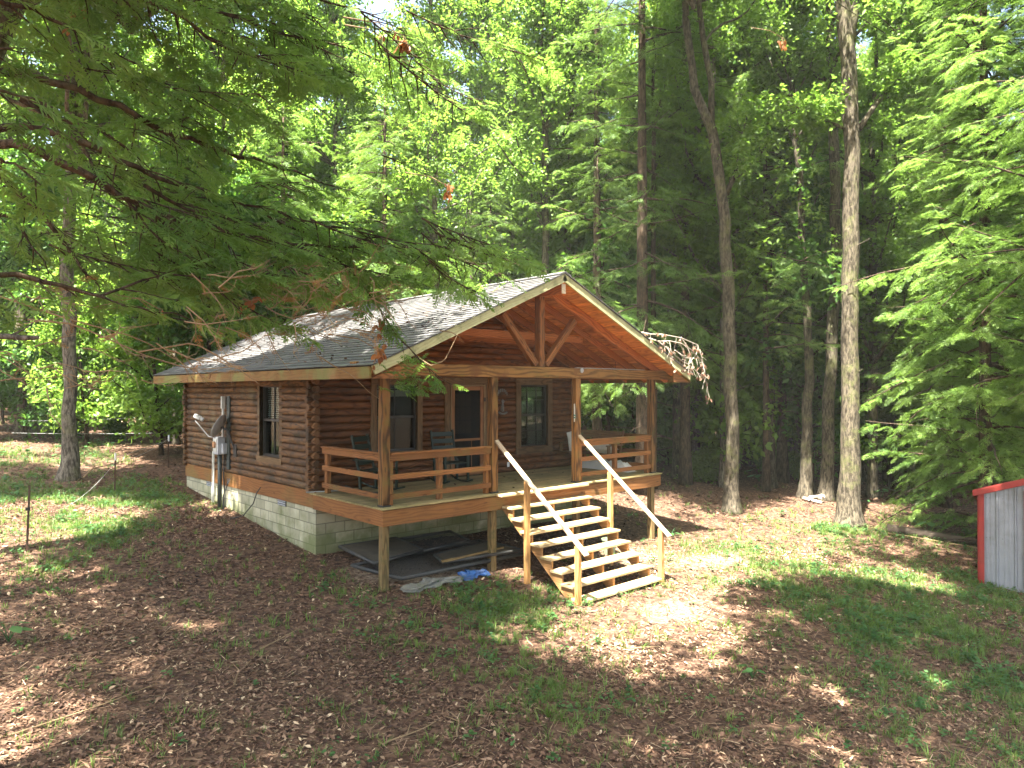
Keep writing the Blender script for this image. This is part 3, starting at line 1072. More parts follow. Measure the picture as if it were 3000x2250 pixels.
def rocking_chair(label, loc, rz):
    ch = thing('rocking_chair', label, 'rocking chair', loc, 'dark green porch rockers')
    R = Matrix.Rotation(rz, 3, 'Z')
    def T(p): return Vector(loc) + R @ Vector(p)
    def mem(mb, a, b, w, h, up=(0, 0, 1)): mb.member(T(a), T(b), w, h, R @ Vector(up))
    G = M['green_paint']
    c = MB()
    for k in range(6): mem(c, (-.24, -.22 + k * .085, .42 + .0 * k), (.24, -.22 + k * .085, .42), .075, .02)
    c.build('seat', G, ch, .003)
    c = MB()
    for x in (-.26, .26): mem(c, (x, .22, .25), (x, .42, 1.08), .045, .035, (1, 0, 0))
    for k in range(4):
        z = .56 + k * .145
        y = .285 + (z - .5) * .235
        mem(c, (-.24, y, z), (.24, y, z), .095, .018, (0, 1, -.25))
    c.build('backrest', G, ch, .003)
    for x in (-.29, .29):
        c = MB(); mem(c, (x, -.27, .64), (x, .34, .62), .075, .022); c.build('armrest', G, ch, .003)
        c = MB(); mem(c, (x * .93, -.24, .06), (x * .93, -.24, .63), .045, .04, (0, 1, 0)); c.build('leg', G, ch)
        c = MB(); mem(c, (x * .93, .22, .05), (x * .93, .24, .46), .045, .04, (0, 1, 0)); c.build('leg', G, ch)
        c = MB()
        c.tube([T((x * .93, -.42, .085)), T((x * .93, -.22, .035)), T((x * .93, .05, .02)), T((x * .93, .3, .045)), T((x * .93, .55, .12))], .02, 6)
        c.build('rocker', G, ch)
    return ch


rocking_chair('dark green rocking chair at the left end of the porch', (.85, 1.55, 0), .45)
rocking_chair('dark green rocking chair beside the screen door', (2.72, 1.72, 0), -.15)

# porch swing with pillows on the right end of the porch
sw = thing('porch_swing', 'brown wooden porch swing hanging at the right end of porch', 'porch swing', (6.75, 1.35, .4))
c = MB()
for k in range(6): c.box(6.42 + k * .085, 6.42 + k * .085 + .072, .62, 2.10, .405, .427, 'y')
c.build('seat', M['trim'], sw)
c = MB()
for k in range(5): c.member((6.93 + k * .025, .62, .50 + k * .1), (6.93 + k * .025, 2.10, .50 + k * .1), .085, .02, (1, 0, -.25))
for y in (.64, 1.36, 2.08): c.member((6.90, y, .40), (7.07, y, .96), .05, .03, (0, 1, 0))
c.build('backrest', M['trim'], sw)
for y in (.60, 2.12):
    c = MB(); c.box(6.40, 7.0, y - .03, y + .03, .62, .645, 'x'); c.box(6.44, 6.50, y - .025, y + .025, .40, .62, 'z'); c.build('armrest', M['trim'], sw)
for y in (.60, 2.12):
    c = MB()
    c.tube([(6.44, y, .42), (6.72, y, 1.5), (6.98, y, .42)], .005, 5)
    c.tube([(6.72, y, 1.49), (6.72, y, 2.6)], .005, 5)
    c.build('chain', M['rust'], sw)


def cushion(name, mat, cen, du, dv, dn, a, b, t, label, cat):
    """a puffed pillow: rounded square, thick in the middle"""
    n = 12
    c = MB()
    vs, fs = [], []
    cen, du, dv, dn = Vector(cen), Vector(du).normalized(), Vector(dv).normalized(), Vector(dn).normalized()
    for s in (1, -1):
        for i in range(n + 1):
            for j in range(n + 1):
                u, v = -1 + 2 * i / n, -1 + 2 * j / n
                h = max(0, (1 - u ** 4) * (1 - v ** 4)) ** .6
                k = 1 - .10 * (1 - abs(u)) * abs(v) - .10 * (1 - abs(v)) * abs(u)
                vs.append(cen + du * (u * a * k) + dv * (v * b * k) + dn * (s * t * h * (1 + .1 * math.sin(u * 5 + v * 3))))
    m = (n + 1) ** 2
    for s in (0, 1):
        for i in range(n):
            for j in range(n):
                q = (s * m + i * (n + 1) + j, s * m + (i + 1) * (n + 1) + j, s * m + (i + 1) * (n + 1) + j + 1, s * m + i * (n + 1) + j + 1)
                fs.append(q if s == 0 else q[::-1])
    c.add(vs, fs)
    return tag(c.build(name, mat, smooth=True), label, cat)


cushion('pillow', M['dull_white'], (6.75, 1.92, .70), (.9, 0, .25), (-.2, 0, 1), (.1, 1, .1), .26, .26, .08, 'off-white square pillow propped against the swing arm near the wall', 'pillow')
cushion('rolled_cushion', M['dull_white'], (6.72, 1.02, .535), (0, 1, 0), (1, 0, 0), (0, 0, 1), .38, .20, .11, 'pale rolled cushion lying on the swing seat', 'cushion')
c = MB()
tp = []
for i in range(16):
    for j in range(9):
        x = 6.86 + .36 * j / 8
        y = .35 + 1.75 * i / 15
        e = min(i, 15 - i, 2) / 2 * min(j, 8 - j, 1)
        tp.append((x + random.uniform(-.015, .015), y, .006 + e * (.20 + .05 * math.sin(i * 1.7) + random.uniform(-.03, .03))))
fs = [(i * 9 + j, i * 9 + j + 1, (i + 1) * 9 + j + 1, (i + 1) * 9 + j) for i in range(15) for j in range(8)]
c.add(tp, fs)
tag(c.build('folded_sheet', M['white_plastic']), 'crumpled pale plastic sheet along the right porch rail', 'sheet')

# wall ornament, post ornament
wo = thing('wall_ornament', 'grey metal welcome ornament hanging left of the right porch window', 'ornament', (4.72, HY - .09, 1.6))
c = MB()
for k in range(7):
    a = PI * (.18 + .64 * k / 6)
    c.member((4.72 - .17 * math.cos(a), HY - .085, 1.72 + .17 * math.sin(a)), (4.72 - .17 * math.cos(a), HY - .085, 1.80 + .17 * math.sin(a)), .03, .008, (0, 1, 0))
c.build('arched_letters', M['ornament'], wo)
c = MB()
c.lathe([(.0, .0), (.03, .01), (.035, .12), (.02, .2), (.035, .25), (.0, .30)], (4.72, HY - .10, 1.43), 10)
c.tube([(4.66, HY - .09, 1.45), (4.70, HY - .1, 1.60), (4.79, HY - .09, 1.68)], .012, 6)
c.build('figure', M['ornament'], wo, smooth=True)
c = MB()
c.tube([(4.60, HY - .09, 1.42), (4.66, HY - .11, 1.385), (4.76, HY - .11, 1.38), (4.86, HY - .09, 1.41)], .022, 8)
c.build('base', M['ornament'], wo)
po = thing('thermometer', 'narrow white and teal thermometer plaque on the side of a porch post', 'thermometer', (4.60, -.02, 1.45))
c = MB()
prof = [(math.sin(t) * .045, max(-.19, min(.19, math.cos(t) * .23))) for t in np.linspace(0, 2 * PI, 20, endpoint=False)]
c.prism(prof, (4.622, -.03, 1.46), (-.55, -.83, 0), (0, 0, 1), (-.83, .55, 0), .012)
c.build('plaque', M['white_plastic'], po)
c = MB()
for z in (1.36, 1.41): c.member((4.580, -.05, z), (4.60, -.08, z), .012, .03, (0, 0, 1))
c.build('markings', plain('teal_paint', (.04, .16, .15), .5), po)

# inside: a white water heater seen through the window
c = MB()
c.lathe([(0, 0), (.235, 0), (.235, 1.06), (.225, 1.08), (0, 1.09)], (6.62, 3.2, .0), 26)
tag(c.build('water_heater', M['white_plastic'], smooth=False), 'white cylinder tank standing behind the right porch window', 'water heater')

# bucket under the stairs
bk = thing('bucket', 'grey-green plastic bucket standing under the stairs', 'bucket', (5.35, -.35, gz(5.35, -.35)))
c = MB()
c.lathe([(0, 0.004), (.125, 0), (.15, .30), (.162, .30), (.162, .335), (.148, .335), (.12, .02), (0, .02)], (5.35, -.35, gz(5.35, -.35) - .01), 22)
c.build('pail', M['bucket'], bk, smooth=False)

# framed panels under the porch
def panel(label, quad, z, th, slats):
    p = thing('kennel_panel', label, 'panel', (sum(q[0] for q in quad) / 4, sum(q[1] for q in quad) / 4, z), 'framed panels stored under the porch')
    q = [Vector((a, b, z)) for a, b in quad]
    f = MB()
    for i in range(4): f.tube([q[i], q[(i + 1) % 4]], th, 8)
    f.build('frame', M['panel_frame'], p, smooth=True)
    b_ = MB()
    m = sum(q, Vector()) / 4
    s = [m + (v - m) * .95 for v in q]
    if slats == 0:
        b_.add([v + Vector((0, 0, dz)) for dz in (.018, -.006) for v in s], [(0, 1, 2, 3), (7, 6, 5, 4), (0, 4, 5, 1), (1, 5, 6, 2), (2, 6, 7, 3), (3, 7, 4, 0)])
        b_.build('board', M['panel_board'], p)
    else:
        for k in range(slats):
            t = (k + .5) / slats
            b_.tube([s[0].lerp(s[3], t), s[1].lerp(s[2], t)], .006, 5)
        b_.build('wire_mesh', M['panel_frame'], p)
    return p


g0 = gz(1, .7)
panel('dark framed brown board leaning flat against the block wall under the porch', [(.34, 2.1), (1.57, 2.05), (1.36, .85), (.13, .50)], g0 + .30, .032, 0)
panel('dark wire mesh panel behind the boards under the porch', [(1.60, 2.05), (2.9, 2.0), (2.6, .95), (1.42, .85)], g0 + .27, .028, 14)
panel('small greenish framed board lying in front of the mesh panels under the porch', [(1.49, .62), (3.0, .85), (2.98, -.14), (1.28, .05)], g0 + .21, .03, 0)
panel('lowest dark tubular frame panel lying on the ground under the porch', [(.20, 1.4), (3.30, 1.5), (3.28, -.02), (.36, .02)], g0 + .09, .036, 22)
c = MB(); c.member((1.25, -.02, g0 + .25), (2.7, .06, g0 + .27), .05, .03); c.member((1.18, -.03, g0 + .262), (1.42, -.015, g0 + .262), .05, .035)
tag(c.build('pale_board', M['lower_post']), 'narrow pale board resting on the small greenish panel', 'board')
c = MB(); c.member((.32, -.13, gz(.4, -.1) + .03), (1.9, -.10, gz(1.9, -.1) + .05), .10, .04)
tag(c.build('ground_board', M['lower_post']), 'weathered board on the ground behind the tarp', 'board')

# crumpled tarp, grey running into blue
tr = thing('tarp', 'twisted grey and blue tarp lying along the porch edge', 'tarp', (1.1, -.1, gz(1.1, -.1)))


def twist(p0, p1, n, rad, mat, name, seed):
    random.seed(seed)
    c = MB()
    K = 14
    vs, fs = [], []
    P0, P1 = Vector(p0), Vector(p1)
    d = (P1 - P0)
    side = d.cross(Vector((0, 0, 1))).normalized()
    for i in range(n + 1):
        t = i / n
        cc = P0 + d * t + side * (.05 * math.sin(t * 9) + random.uniform(-.015, .015))
        cc.z = gz(cc.x, cc.y) + .055
        env = (math.sin(PI * min(1, .06 + t * .97)) ** .35) if name == 'grey_part' else (1 - t * .35)
        for k in range(K):
            a = 2 * PI * k / K + t * 2.4
            r = rad * env * (1 + .38 * math.sin(k * 2 * PI * 4 / K + t * 5) + random.uniform(-.12, .12)) * (1 + .25 * math.sin(t * 17))
            vs.append(cc + side * (r * 1.7 * math.cos(a)) + Vector((0, 0, max(-.055, r * .75 * math.sin(a)))))
    for i in range(n):
        for k in range(K):
            fs.append((i * K + k, i * K + (k + 1) % K, (i + 1) * K + (k + 1) % K, (i + 1) * K + k))
    fs.append(tuple(range(K - 1, -1, -1)))
    fs.append(tuple(n * K + k for k in range(K)))
    c.add(vs, fs)
    c.build(name, mat, tr)


twist((.22, -.22, 0), (1.52, -.19, 0), 34, .075, M['tarp'], 'grey_part', 3)
twist((1.50, -.19, 0), (2.08, -.12, 0), 16, .088, M['tarp_blue'], 'blue_part', 4)
random.seed(21)

# bleached dead branch caught on the right roof corner
db = thing('dead_branch', 'bleached dead branch with curled leaves hanging over the roof corner', 'branch', (7.4, -.72, 3.05))
c = MB()
main = [[(6.15, -.60, 3.19), (6.3, -.73, 3.14), (6.71, -.78, 3.16), (7.34, -.8, 3.12), (7.99, -.8, 2.97), (7.95, -.8, 2.8), (7.7, -.8, 2.56), (7.55, -.8, 2.44)],
        [(6.4, -.62, 3.08), (6.55, -.75, 3.02), (6.9, -.8, 3.02), (7.3, -.82, 2.98), (7.7, -.82, 2.86), (7.99, -.82, 2.74), (8.2, -.82, 2.55), (8.31, -.82, 2.38), (8.3, -.82, 2.2)],
        [(6.9, -.72, 2.92), (7.18, -.76, 2.72), (7.45, -.78, 2.60), (7.72, -.8, 2.50), (8.0, -.8, 2.36), (8.25, -.8, 2.25), (8.38, -.8, 2.05), (8.42, -.8, 1.85)],
        [(6.55, -.75, 3.02), (6.75, -.85, 2.86), (6.86, -.86, 2.66), (6.84, -.86, 2.50)],
        [(7.34, -.8, 3.12), (7.5, -.86, 2.95), (7.6, -.88, 2.75), (7.55, -.88, 2.55)],
        [(7.3, -.82, 2.98), (7.55, -.75, 2.8), (7.6, -.72, 2.62)], [(7.1, -.8, 2.82), (7.5, -.82, 2.66), (7.95, -.82, 2.66)],
        [(7.99, -.8, 2.97), (8.15, -.82, 2.7), (8.25, -.84, 2.45)]]
tips = []
for p in main:
    n = len(p)
    q = [Vector(a) + Vector((random.uniform(-.02, .02), random.uniform(-.02, .02), random.uniform(-.02, .02))) for a in p]
    c.tube(q, [.011 * (1 - .75 * i / (n - 1)) + .003 for i in range(n)], 6)
    for i in range(1, n):
        for _ in range(3):
            a = q[i - 1].lerp(q[i], random.random())
            d = Vector((random.uniform(-.5, .6), random.uniform(-.5, .3), random.uniform(-1, .1))) * random.uniform(.12, .3)
            c.tube([a, a + d * .5 + Vector((0, 0, .02)), a + d], [.006, .004, .003], 4, False)
            tips.append(a + d)
c.build('twigs', M['dead_branch'], db)


def leaf_patch(P, size, mat, name, parent=None, droop=True, seed=0):
    """a handful of curled leaves hanging at each point"""
    rg = np.random.default_rng(seed)
    V, F, T = [], [], []
    for p in P:
        for _ in range(3):
            L = size * rg.uniform(.6, 1.2)
            d = np.array([rg.normal(0, .5), rg.normal(0, .5), -1.0 if droop else rg.normal(0, .4)])
            d /= np.linalg.norm(d)
            s = np.cross(d, rg.normal(0, 1, 3))
            s /= np.linalg.norm(s)
            m = np.cross(d, s)
            w = L * .32
            b = len(V)
            p_ = np.array(p) + rg.normal(0, .012, 3)
            prof = [(0, 0, 0), (.3, 1, .35), (.3, 0, .0), (.3, -1, .35), (.7, .8, .3), (.7, 0, -.05), (.7, -.8, .3), (1, 0, .1)]
            V += [p_ + d * (L * a) + s * (w * q) + m * (w * k) for a, q, k in prof]
            F += [(b, b + 1, b + 2, b + 2), (b, b + 2, b + 3, b + 3), (b + 1, b + 4, b + 5, b + 2), (b + 2, b + 5, b + 6, b + 3), (b + 4, b + 7, b + 5, b + 5), (b + 5, b + 7, b + 6, b + 6)]
            T += [rg.uniform()] * 8
    me = bpy.data.meshes.new(name)
    me.from_pydata([tuple(v) for v in V], [], [tuple(dict.fromkeys(f)) for f in F])
    a = me.attributes.new('tone', 'FLOAT', 'POINT')
    a.data.foreach_set('value', np.array(T, np.float32))
    me.materials.append(mat)
    return link(name, me, parent)


leaf_patch([tuple(t) for t in tips if random.random() < .62], .085, M['dead_pale'], 'leaves', db, True, 5)

# ---------------------------------------------------------------- small metal shed on the right edge
sx = Vector((.221, -.975, 0)).normalized()
sy = Vector((.975, .221, 0)).normalized()
A = Vector((11.0, -5.72, 0))
shed = thing('metal_shed', 'small ribbed metal shed with red trim at the right edge', 'shed', (12.2, -6.6, gz(12.2, -6.6)))
ZB, ZE, SW, SD = -2.13, -.20, 2.7, 2.6


def SP(a, b, z): return A + sx * a + sy * b + Vector((0, 0, z))


def ribbed(name, pt, length, topf, botf):
    """sheet with trapezoid ribs; pt(u, n, z)"""
    c = MB()
    prof = []
    u = 0.0
    while u < length:
        prof += [(u, 0), (u + .085, 0), (u + .095, .005), (u + .115, .005), (u + .125, 0), (u + .165, 0), (u + .175, .005), (u + .195, .005), (u + .205, 0), (u + .255, 0), (u + .272, .024), (u + .298, .024)]
        u += .315
    prof = [p for p in prof if p[0] < length] + [(length, 0)]
    vs = [pt(u, n, botf(u)) for u, n in prof] + [pt(u, n, topf(u)) for u, n in prof]
    k = len(prof)
    c.add(vs, [(i, i + 1, k + i + 1, k + i) for i in range(k - 1)])
    return c.build(name, M['galv'], shed)


def rtop(u): return ZE + .34 * min(u, SW - u)
ribbed('front_wall', lambda u, n, z: SP(u, -n, z), SW, lambda u: rtop(u) - .02, lambda u: ZB - .16 * min(u, 1.0))
ribbed('side_wall', lambda u, n, z: SP(-n, u, z), SD, lambda u: ZE - .02 - .18 * u, lambda u: ZB - .0)
ribbed('side_wall', lambda u, n, z: SP(SW + n, u, z), SD, lambda u: ZE - .02 - .18 * u, lambda u: ZB - .3)
ribbed('rear_wall', lambda u, n, z: SP(u, SD + n, z), SW, lambda u: rtop(u) - .52, lambda u: ZB - .2)
c = MB()
c.member(SP(.015, -.03, ZB - .02), SP(.015, -.03, ZE - .02), .09, .05, sy)
c.member(SP(-.035, .03, ZB + .06), SP(-.035, .03, ZE - .02), .09, .05, sx)
c.build('corner_trim', M['red_paint'], shed, .004)
c = MB(); c.member(SP(SW, -.03, ZB - .16), SP(SW, -.03, ZE - .02), .09, .05, sy); c.build('corner_trim', M['red_paint'], shed, .004)
for (a, b) in ((-.13, SW / 2), (SW + .13, SW / 2)):
    za, zb = ZE - .055 + .34 * (-.13), ZE - .055 + .34 * SW / 2
    c = MB(); c.member(SP(a, -.055, za + .06), SP(b, -.055, zb + .06), .06, .115, (0, 0, 1)); c.build('gable_trim', M['red_paint'], shed, .004)
    c = MB()
    p = [SP(a, -.08, za + .14), SP(b, -.08, zb + .14), SP(b, SD + .1, zb - .36), SP(a, SD + .1, za - .36)]
    c.add(p + [q - Vector((0, 0, .02)) for q in p], [(0, 1, 2, 3), (7, 6, 5, 4), (0, 4, 5, 1), (1, 5, 6, 2), (2, 6, 7, 3), (3, 7, 4, 0)])
    c.build('roof_sheet', M['red_paint'], shed)
c = MB(); c.member(SP(-.13, -.05, ZE - .03), SP(-.13, SD + .1, ZE - .53), .03, .12); c.build('eave_trim', M['red_paint'], shed, .004)
dd = MB(); dd.member(SP(1.30, -.035, ZB - .04), SP(1.30, -.035, ZE + .02), 1.0, .03, sy); dd.build('door', M['maroon'], shed, .004)
c = MB()
for u in (.77, 1.83): c.member(SP(u, -.045, ZB - .1), SP(u, -.045, ZE + .08), .06, .05, sy)
c.member(SP(.80, -.046, ZE + .11), SP(1.80, -.046, ZE + .11), .05, .06)
c.build('door_frame', M['maroon'], shed, .003)
c = MB(); c.member(SP(.86, -.07, ZE - .75), SP(.86, -.07, ZE - .6), .02, .02); c.build('door_handle', M['grey_metal'], shed)
c = MB()
for u in (.1, .16, .38, .62):
    for z in (ZE - .12, ZE - .95, ZB + .05): c.tube([SP(u, -.004, z), SP(u, -.012, z)], .007, 6)
c.build('screws', M['black_metal'], shed)

# fallen log and boards behind the shed
def log_between(name, p, q, r, mat, label, cat, group=None, lift=.7):
    c = MB()
    n = 9
    pts = []
    for i in range(n):
        t = i / (n - 1)
        x, y = p[0] + (q[0] - p[0]) * t, p[1] + (q[1] - p[1]) * t
        pts.append((x + random.uniform(-.03, .03), y + random.uniform(-.03, .03), gz(x, y) + r * lift + random.uniform(-.01, .01)))
    c.tube(pts, [r * (1 - .3 * i / (n - 1)) for i in range(n)], 10, wob=.08)
    return tag(c.build(name, mat, smooth=True), label, cat, group)


log_between('fallen_log', (14.0, -2.75), (15.6, -5.6), .13, M['log_bark'], 'dark fallen log lying behind the metal shed', 'log')
log_between('pale_pole', (13.6, -2.9), (15.0, -5.4), .03, M['stick'], 'thin pale pole beside the fallen log', 'pole')
wp = at(1763, 1078, 23.0)
for k in range(4):
    a = Vector((wp[0] + random.uniform(-.25, .25), wp[1] + random.uniform(-.25, .25), gz(wp[0], wp[1]) + .07 + .09 * (k // 2)))
    d = Vector((random.uniform(-.3, .3), random.uniform(-.3, .3), .05))
    c = MB(); c.tube([a - d, a + d], .055, 8)
    tag(c.build('firewood', M['dead_branch']), 'short pale split log in the small pile between tree trunks', 'firewood', 'split logs between the trunks')

# ---------------------------------------------------------------- electric fence on the left
FP = [(-4.27, 4.73, 1.16, 'rusty steel fence post standing nearest the camera'), (-1.79, 9.31, .95, 'rusty fence post with a pale cap behind the left lawn'),
      (.35, 12.3, .95, 'thin fence post close to the rear cabin corner'), (-5.2, 17.5, 1.0, 'far fence post left of the leaning trunk')]
for k, (x, y, h, lab) in enumerate(FP):
    z = gz(x, y)
    f = thing('fence_post', lab, 'fence post', (x, y, z), 'posts of the wire fence')
    c = MB()
    lean = .04 if k == 0 else .015
    c.member((x, y, z - .2), (x + lean, y, z + h), .034, .012, (0, 1, 0))
    c.member((x, y + .012, z - .2), (x + lean, y + .012, z + h - .002), .010, .03, (0, 1, 0))
    c.build('stake', M['rust'], f)
    c = MB()
    if k == 1 or k == 2:
        c.tube([(x + lean, y, z + h - .17), (x + lean, y, z + h + .01)], .024, 8)
    else:
        c.box(x - .02, x + .05, y - .02, y + .02, z + h * .62, z + h * .62 + .05)
    c.build('insulator', M['white_plastic'] if k else M['black_metal'], f)


def wire(a, b, sag, label, r=.004):
    c = MB()
    a, b = Vector(a), Vector(b)
    n = 14
    c.tube([a.lerp(b, i / n) - Vector((0, 0, sag * 4 * (i / n) * (1 - i / n))) for i in range(n + 1)], r, 5)
    return tag(c.build('fence_wire', M['wire']), label, 'wire', 'wires of the fence')


p2, p3 = FP[1], FP[2]
wire((p2[0], p2[1], gz(p2[0], p2[1]) + .72), (p3[0], p3[1], gz(p3[0], p3[1]) + .85), .10, 'upper slack wire from capped fence post to cabin corner post')
wire((p2[0], p2[1], gz(p2[0], p2[1]) + .72), (-3.2, 7.6, gz(-3.2, 7.6) + .05), .12, 'loose wire drooping to the grass from the capped post')
wire(at(25, 935, 24.5), at(362, 935, 24.5), .03, 'lower straight pale wire crossing behind the left trunk', .0045)
wire(at(62, 909, 24.5), at(366, 897, 24.5), .05, 'upper straight pale wire crossing behind the left trunk', .0045)
wire(at(172, 1010, 18), at(350, 955, 21), .04, 'pale bent wire in front of the leaning trunk', .006)
c = MB(); c.tube([at(180, 1032, 17.6), at(200, 1012, 17.7), at(240, 1003, 17.9), at(288, 990, 18.2)], [.02, .018, .013, .006], 6)
tag(c.build('fallen_branch', M['stick']), 'long pale fallen branch right of the left trunk base', 'branch')
# ---------------------------------------------------------------- ground sheet, leaf litter, grass, herbs
def vnoise(x, y, s, seed=0):
    """smooth value noise, numpy"""
    x = np.asarray(x) / s
    y = np.asarray(y) / s
    xi, yi = np.floor(x).astype(np.int64), np.floor(y).astype(np.int64)
    fx, fy = x - xi, y - yi
    fx, fy = fx * fx * (3 - 2 * fx), fy * fy * (3 - 2 * fy)

    def h(a, b):
        n = (a * 374761393 + b * 668265263 + seed * 1442695) & 0xffffffff
        n = ((n ^ (n >> 13)) * 1274126177) & 0xffffffff
        return ((n ^ (n >> 16)) & 0xffff) / 65535.0
    return (h(xi, yi) * (1 - fx) + h(xi + 1, yi) * fx) * (1 - fy) + (h(xi, yi + 1) * (1 - fx) + h(xi + 1, yi + 1) * fx) * fy


def fbm(x, y, s, seed=0):
    return .5 * vnoise(x, y, s, seed) + .3 * vnoise(x, y, s / 2.1, seed + 1) + .2 * vnoise(x, y, s / 4.3, seed + 2)


def gauss(x, y, cx, cy, rx, ry, a=0.0):
    dx, dy = x - cx, y - cy
    c, s = math.cos(a), math.sin(a)
    u, v = (dx * c + dy * s) / rx, (-dx * s + dy * c) / ry
    return np.exp(-(u * u + v * v))


def greenness(x, y):
    """how much grass and herbs grow here, 0..1"""
    x = np.asarray(x, float)
    y = np.asarray(y, float)
    g = 0 * x
    for cx, cy, rx, ry, w in ((6.2, -6.3, 1.8, 1.6, .9), (8.5, -5.2, 2.4, 1.6, .85), (4.6, -8.2, 1.7, 1.4, .7), (7.5, -3.6, 1.8, 1.2, .45), (1.3, -1.5, 1.6, .9, .8), (.3, -2.7, 1.1, 1.2, .7), (-.6, -4.4, .9, .8, .35),
                              (8.0, -1.8, 2.2, 1.0, .42), (5.6, -3.0, 1.5, .8, .35), (-2.4, 8.2, 1.8, 2.0, .5), (-2.9, 5.6, 1.3, .9, .62), (-4.0, 4.0, 1.2, 1.2, .5), (-1.2, 9.5, 1.2, 1.4, .5), (2.0, -6.5, 1.5, 1.0, .10),
                              (-4.2, 8.5, 2.2, 2.2, .4), (-4.0, 15, 5, 3, .6), (2, 17, 4, 3, .5), (12.5, -1.8, 1.2, .9, .5), (12, .5, 1.0, .8, .4), (15, -3, 2.5, 1.5, .5), (-.35, .4, .5, .8, .5), (10.5, -7.5, 2, 2, .8)):
        g = g + w * gauss(x, y, cx, cy, rx, ry)
    n = .6 * fbm(x, y, 1.1, 5) + .4 * fbm(x, y, .45, 15)
    g = np.clip(g, 0, .95) * np.clip((n - .36) * 4.2, .06, 1.2)
    return np.clip(g, 0, 1)


def bare_and_sunlit(x, y):
    b = .9 * gauss(x, y, 1.4, .8, 2.2, 1.3) + .55 * gauss(x, y, 5.5, -.4, 2.0, 1.0) + .35 * gauss(x, y, -1.5, -4.6, 1.4, .9) + .6 * gauss(x, y, 3.6, -3.2, 1.8, .9) + .6 * gauss(x, y, 7.4, -1.9, 2.6, 1.0)  # bare soil, plus sunlight painted paler on the patch right of the stairs
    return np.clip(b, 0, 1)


def under_house(x, y):
    return (x > -.02) & (x < 7.3) & (y > 2.3) & (y < 9.45)


def spacing(lo, hi, c0, c1, fine):
    a = list(np.arange(c0, c1 + 1e-6, fine))
    s, p = fine, c1
    while p < hi:
        s *= 1.12
        p += s
        a.append(p)
    s, p = fine, c0
    while p > lo:
        s *= 1.12
        p -= s
        a.insert(0, p)
    return np.array(a)


gx = spacing(-260, 330, -8, 17, .14)
gy = spacing(-120, 380, -10.5, 14, .14)
X, Y = np.meshgrid(gx, gy)
Z = ground(X, Y) + (fbm(X, Y, .6, 9) - .5) * .05
nx, ny = len(gx), len(gy)
I = np.arange(nx * ny).reshape(ny, nx)
F = np.stack([I[:-1, :-1], I[:-1, 1:], I[1:, 1:], I[1:, :-1]], -1).reshape(-1, 4)
me = np_mesh('ground', np.stack([X, Y, Z], -1).reshape(-1, 3), F, M['ground'],
             {'green': greenness(X, Y).ravel(), 'bare': bare_and_sunlit(X, Y).ravel()}, smooth=True)
tag(link('ground', me), 'brown leaf-strewn forest clearing rising gently to the back', 'ground', kind='structure')


def scatter(TV, TF, pos, rot, scale):
    """copies of a template: TV (k,3), TF (m,q), pos (n,3), rot (n,3,3), scale (n,) or (n,3)"""
    n, k = len(pos), len(TV)
    scale = np.asarray(scale)
    s = scale[:, None, None] if scale.ndim == 1 else scale[:, None, :]
    V = np.einsum('nij,nkj->nki', rot, TV[None] * s) + pos[:, None, :]
    Fc = TF[None] + (np.arange(n) * k)[:, None, None]
    return V.reshape(-1, 3), Fc.reshape(-1, TF.shape[1])


def rot_z_tilt(n, rg, tilt):
    """random heading, then a random tilt of about `tilt` radians"""
    a = rg.uniform(0, 2 * PI, n)
    b = rg.normal(0, tilt, n)
    c = rg.normal(0, tilt, n)
    o, z = np.ones(n), np.zeros(n)
    Rz = np.stack([np.cos(a), -np.sin(a), z, np.sin(a), np.cos(a), z, z, z, o], -1).reshape(n, 3, 3)
    Rx = np.stack([o, z, z, z, np.cos(b), -np.sin(b), z, np.sin(b), np.cos(b)], -1).reshape(n, 3, 3)
    Ry = np.stack([np.cos(c), z, np.sin(c), z, o, z, -np.sin(c), z, np.cos(c)], -1).reshape(n, 3, 3)
    return Rz @ Rx @ Ry


def ground_points(n, z0, z1, rg, margin=.12):
    """points on the ground of the visible wedge, z0..z1 metres deep"""
    zz = np.sqrt(rg.uniform(z0 ** 2, z1 ** 2, n))
    lat = rg.uniform(-.5 * (1 + margin), .5 * (1 + margin), n) * zz * (3000 / FPX)
    f2 = FW[:2] / np.linalg.norm(FW[:2])
    p = CAM[:2] + f2 * zz[:, None] + RT[:2] * lat[:, None]
    return p[:, 0], p[:, 1]


rg = np.random.default_rng(5)
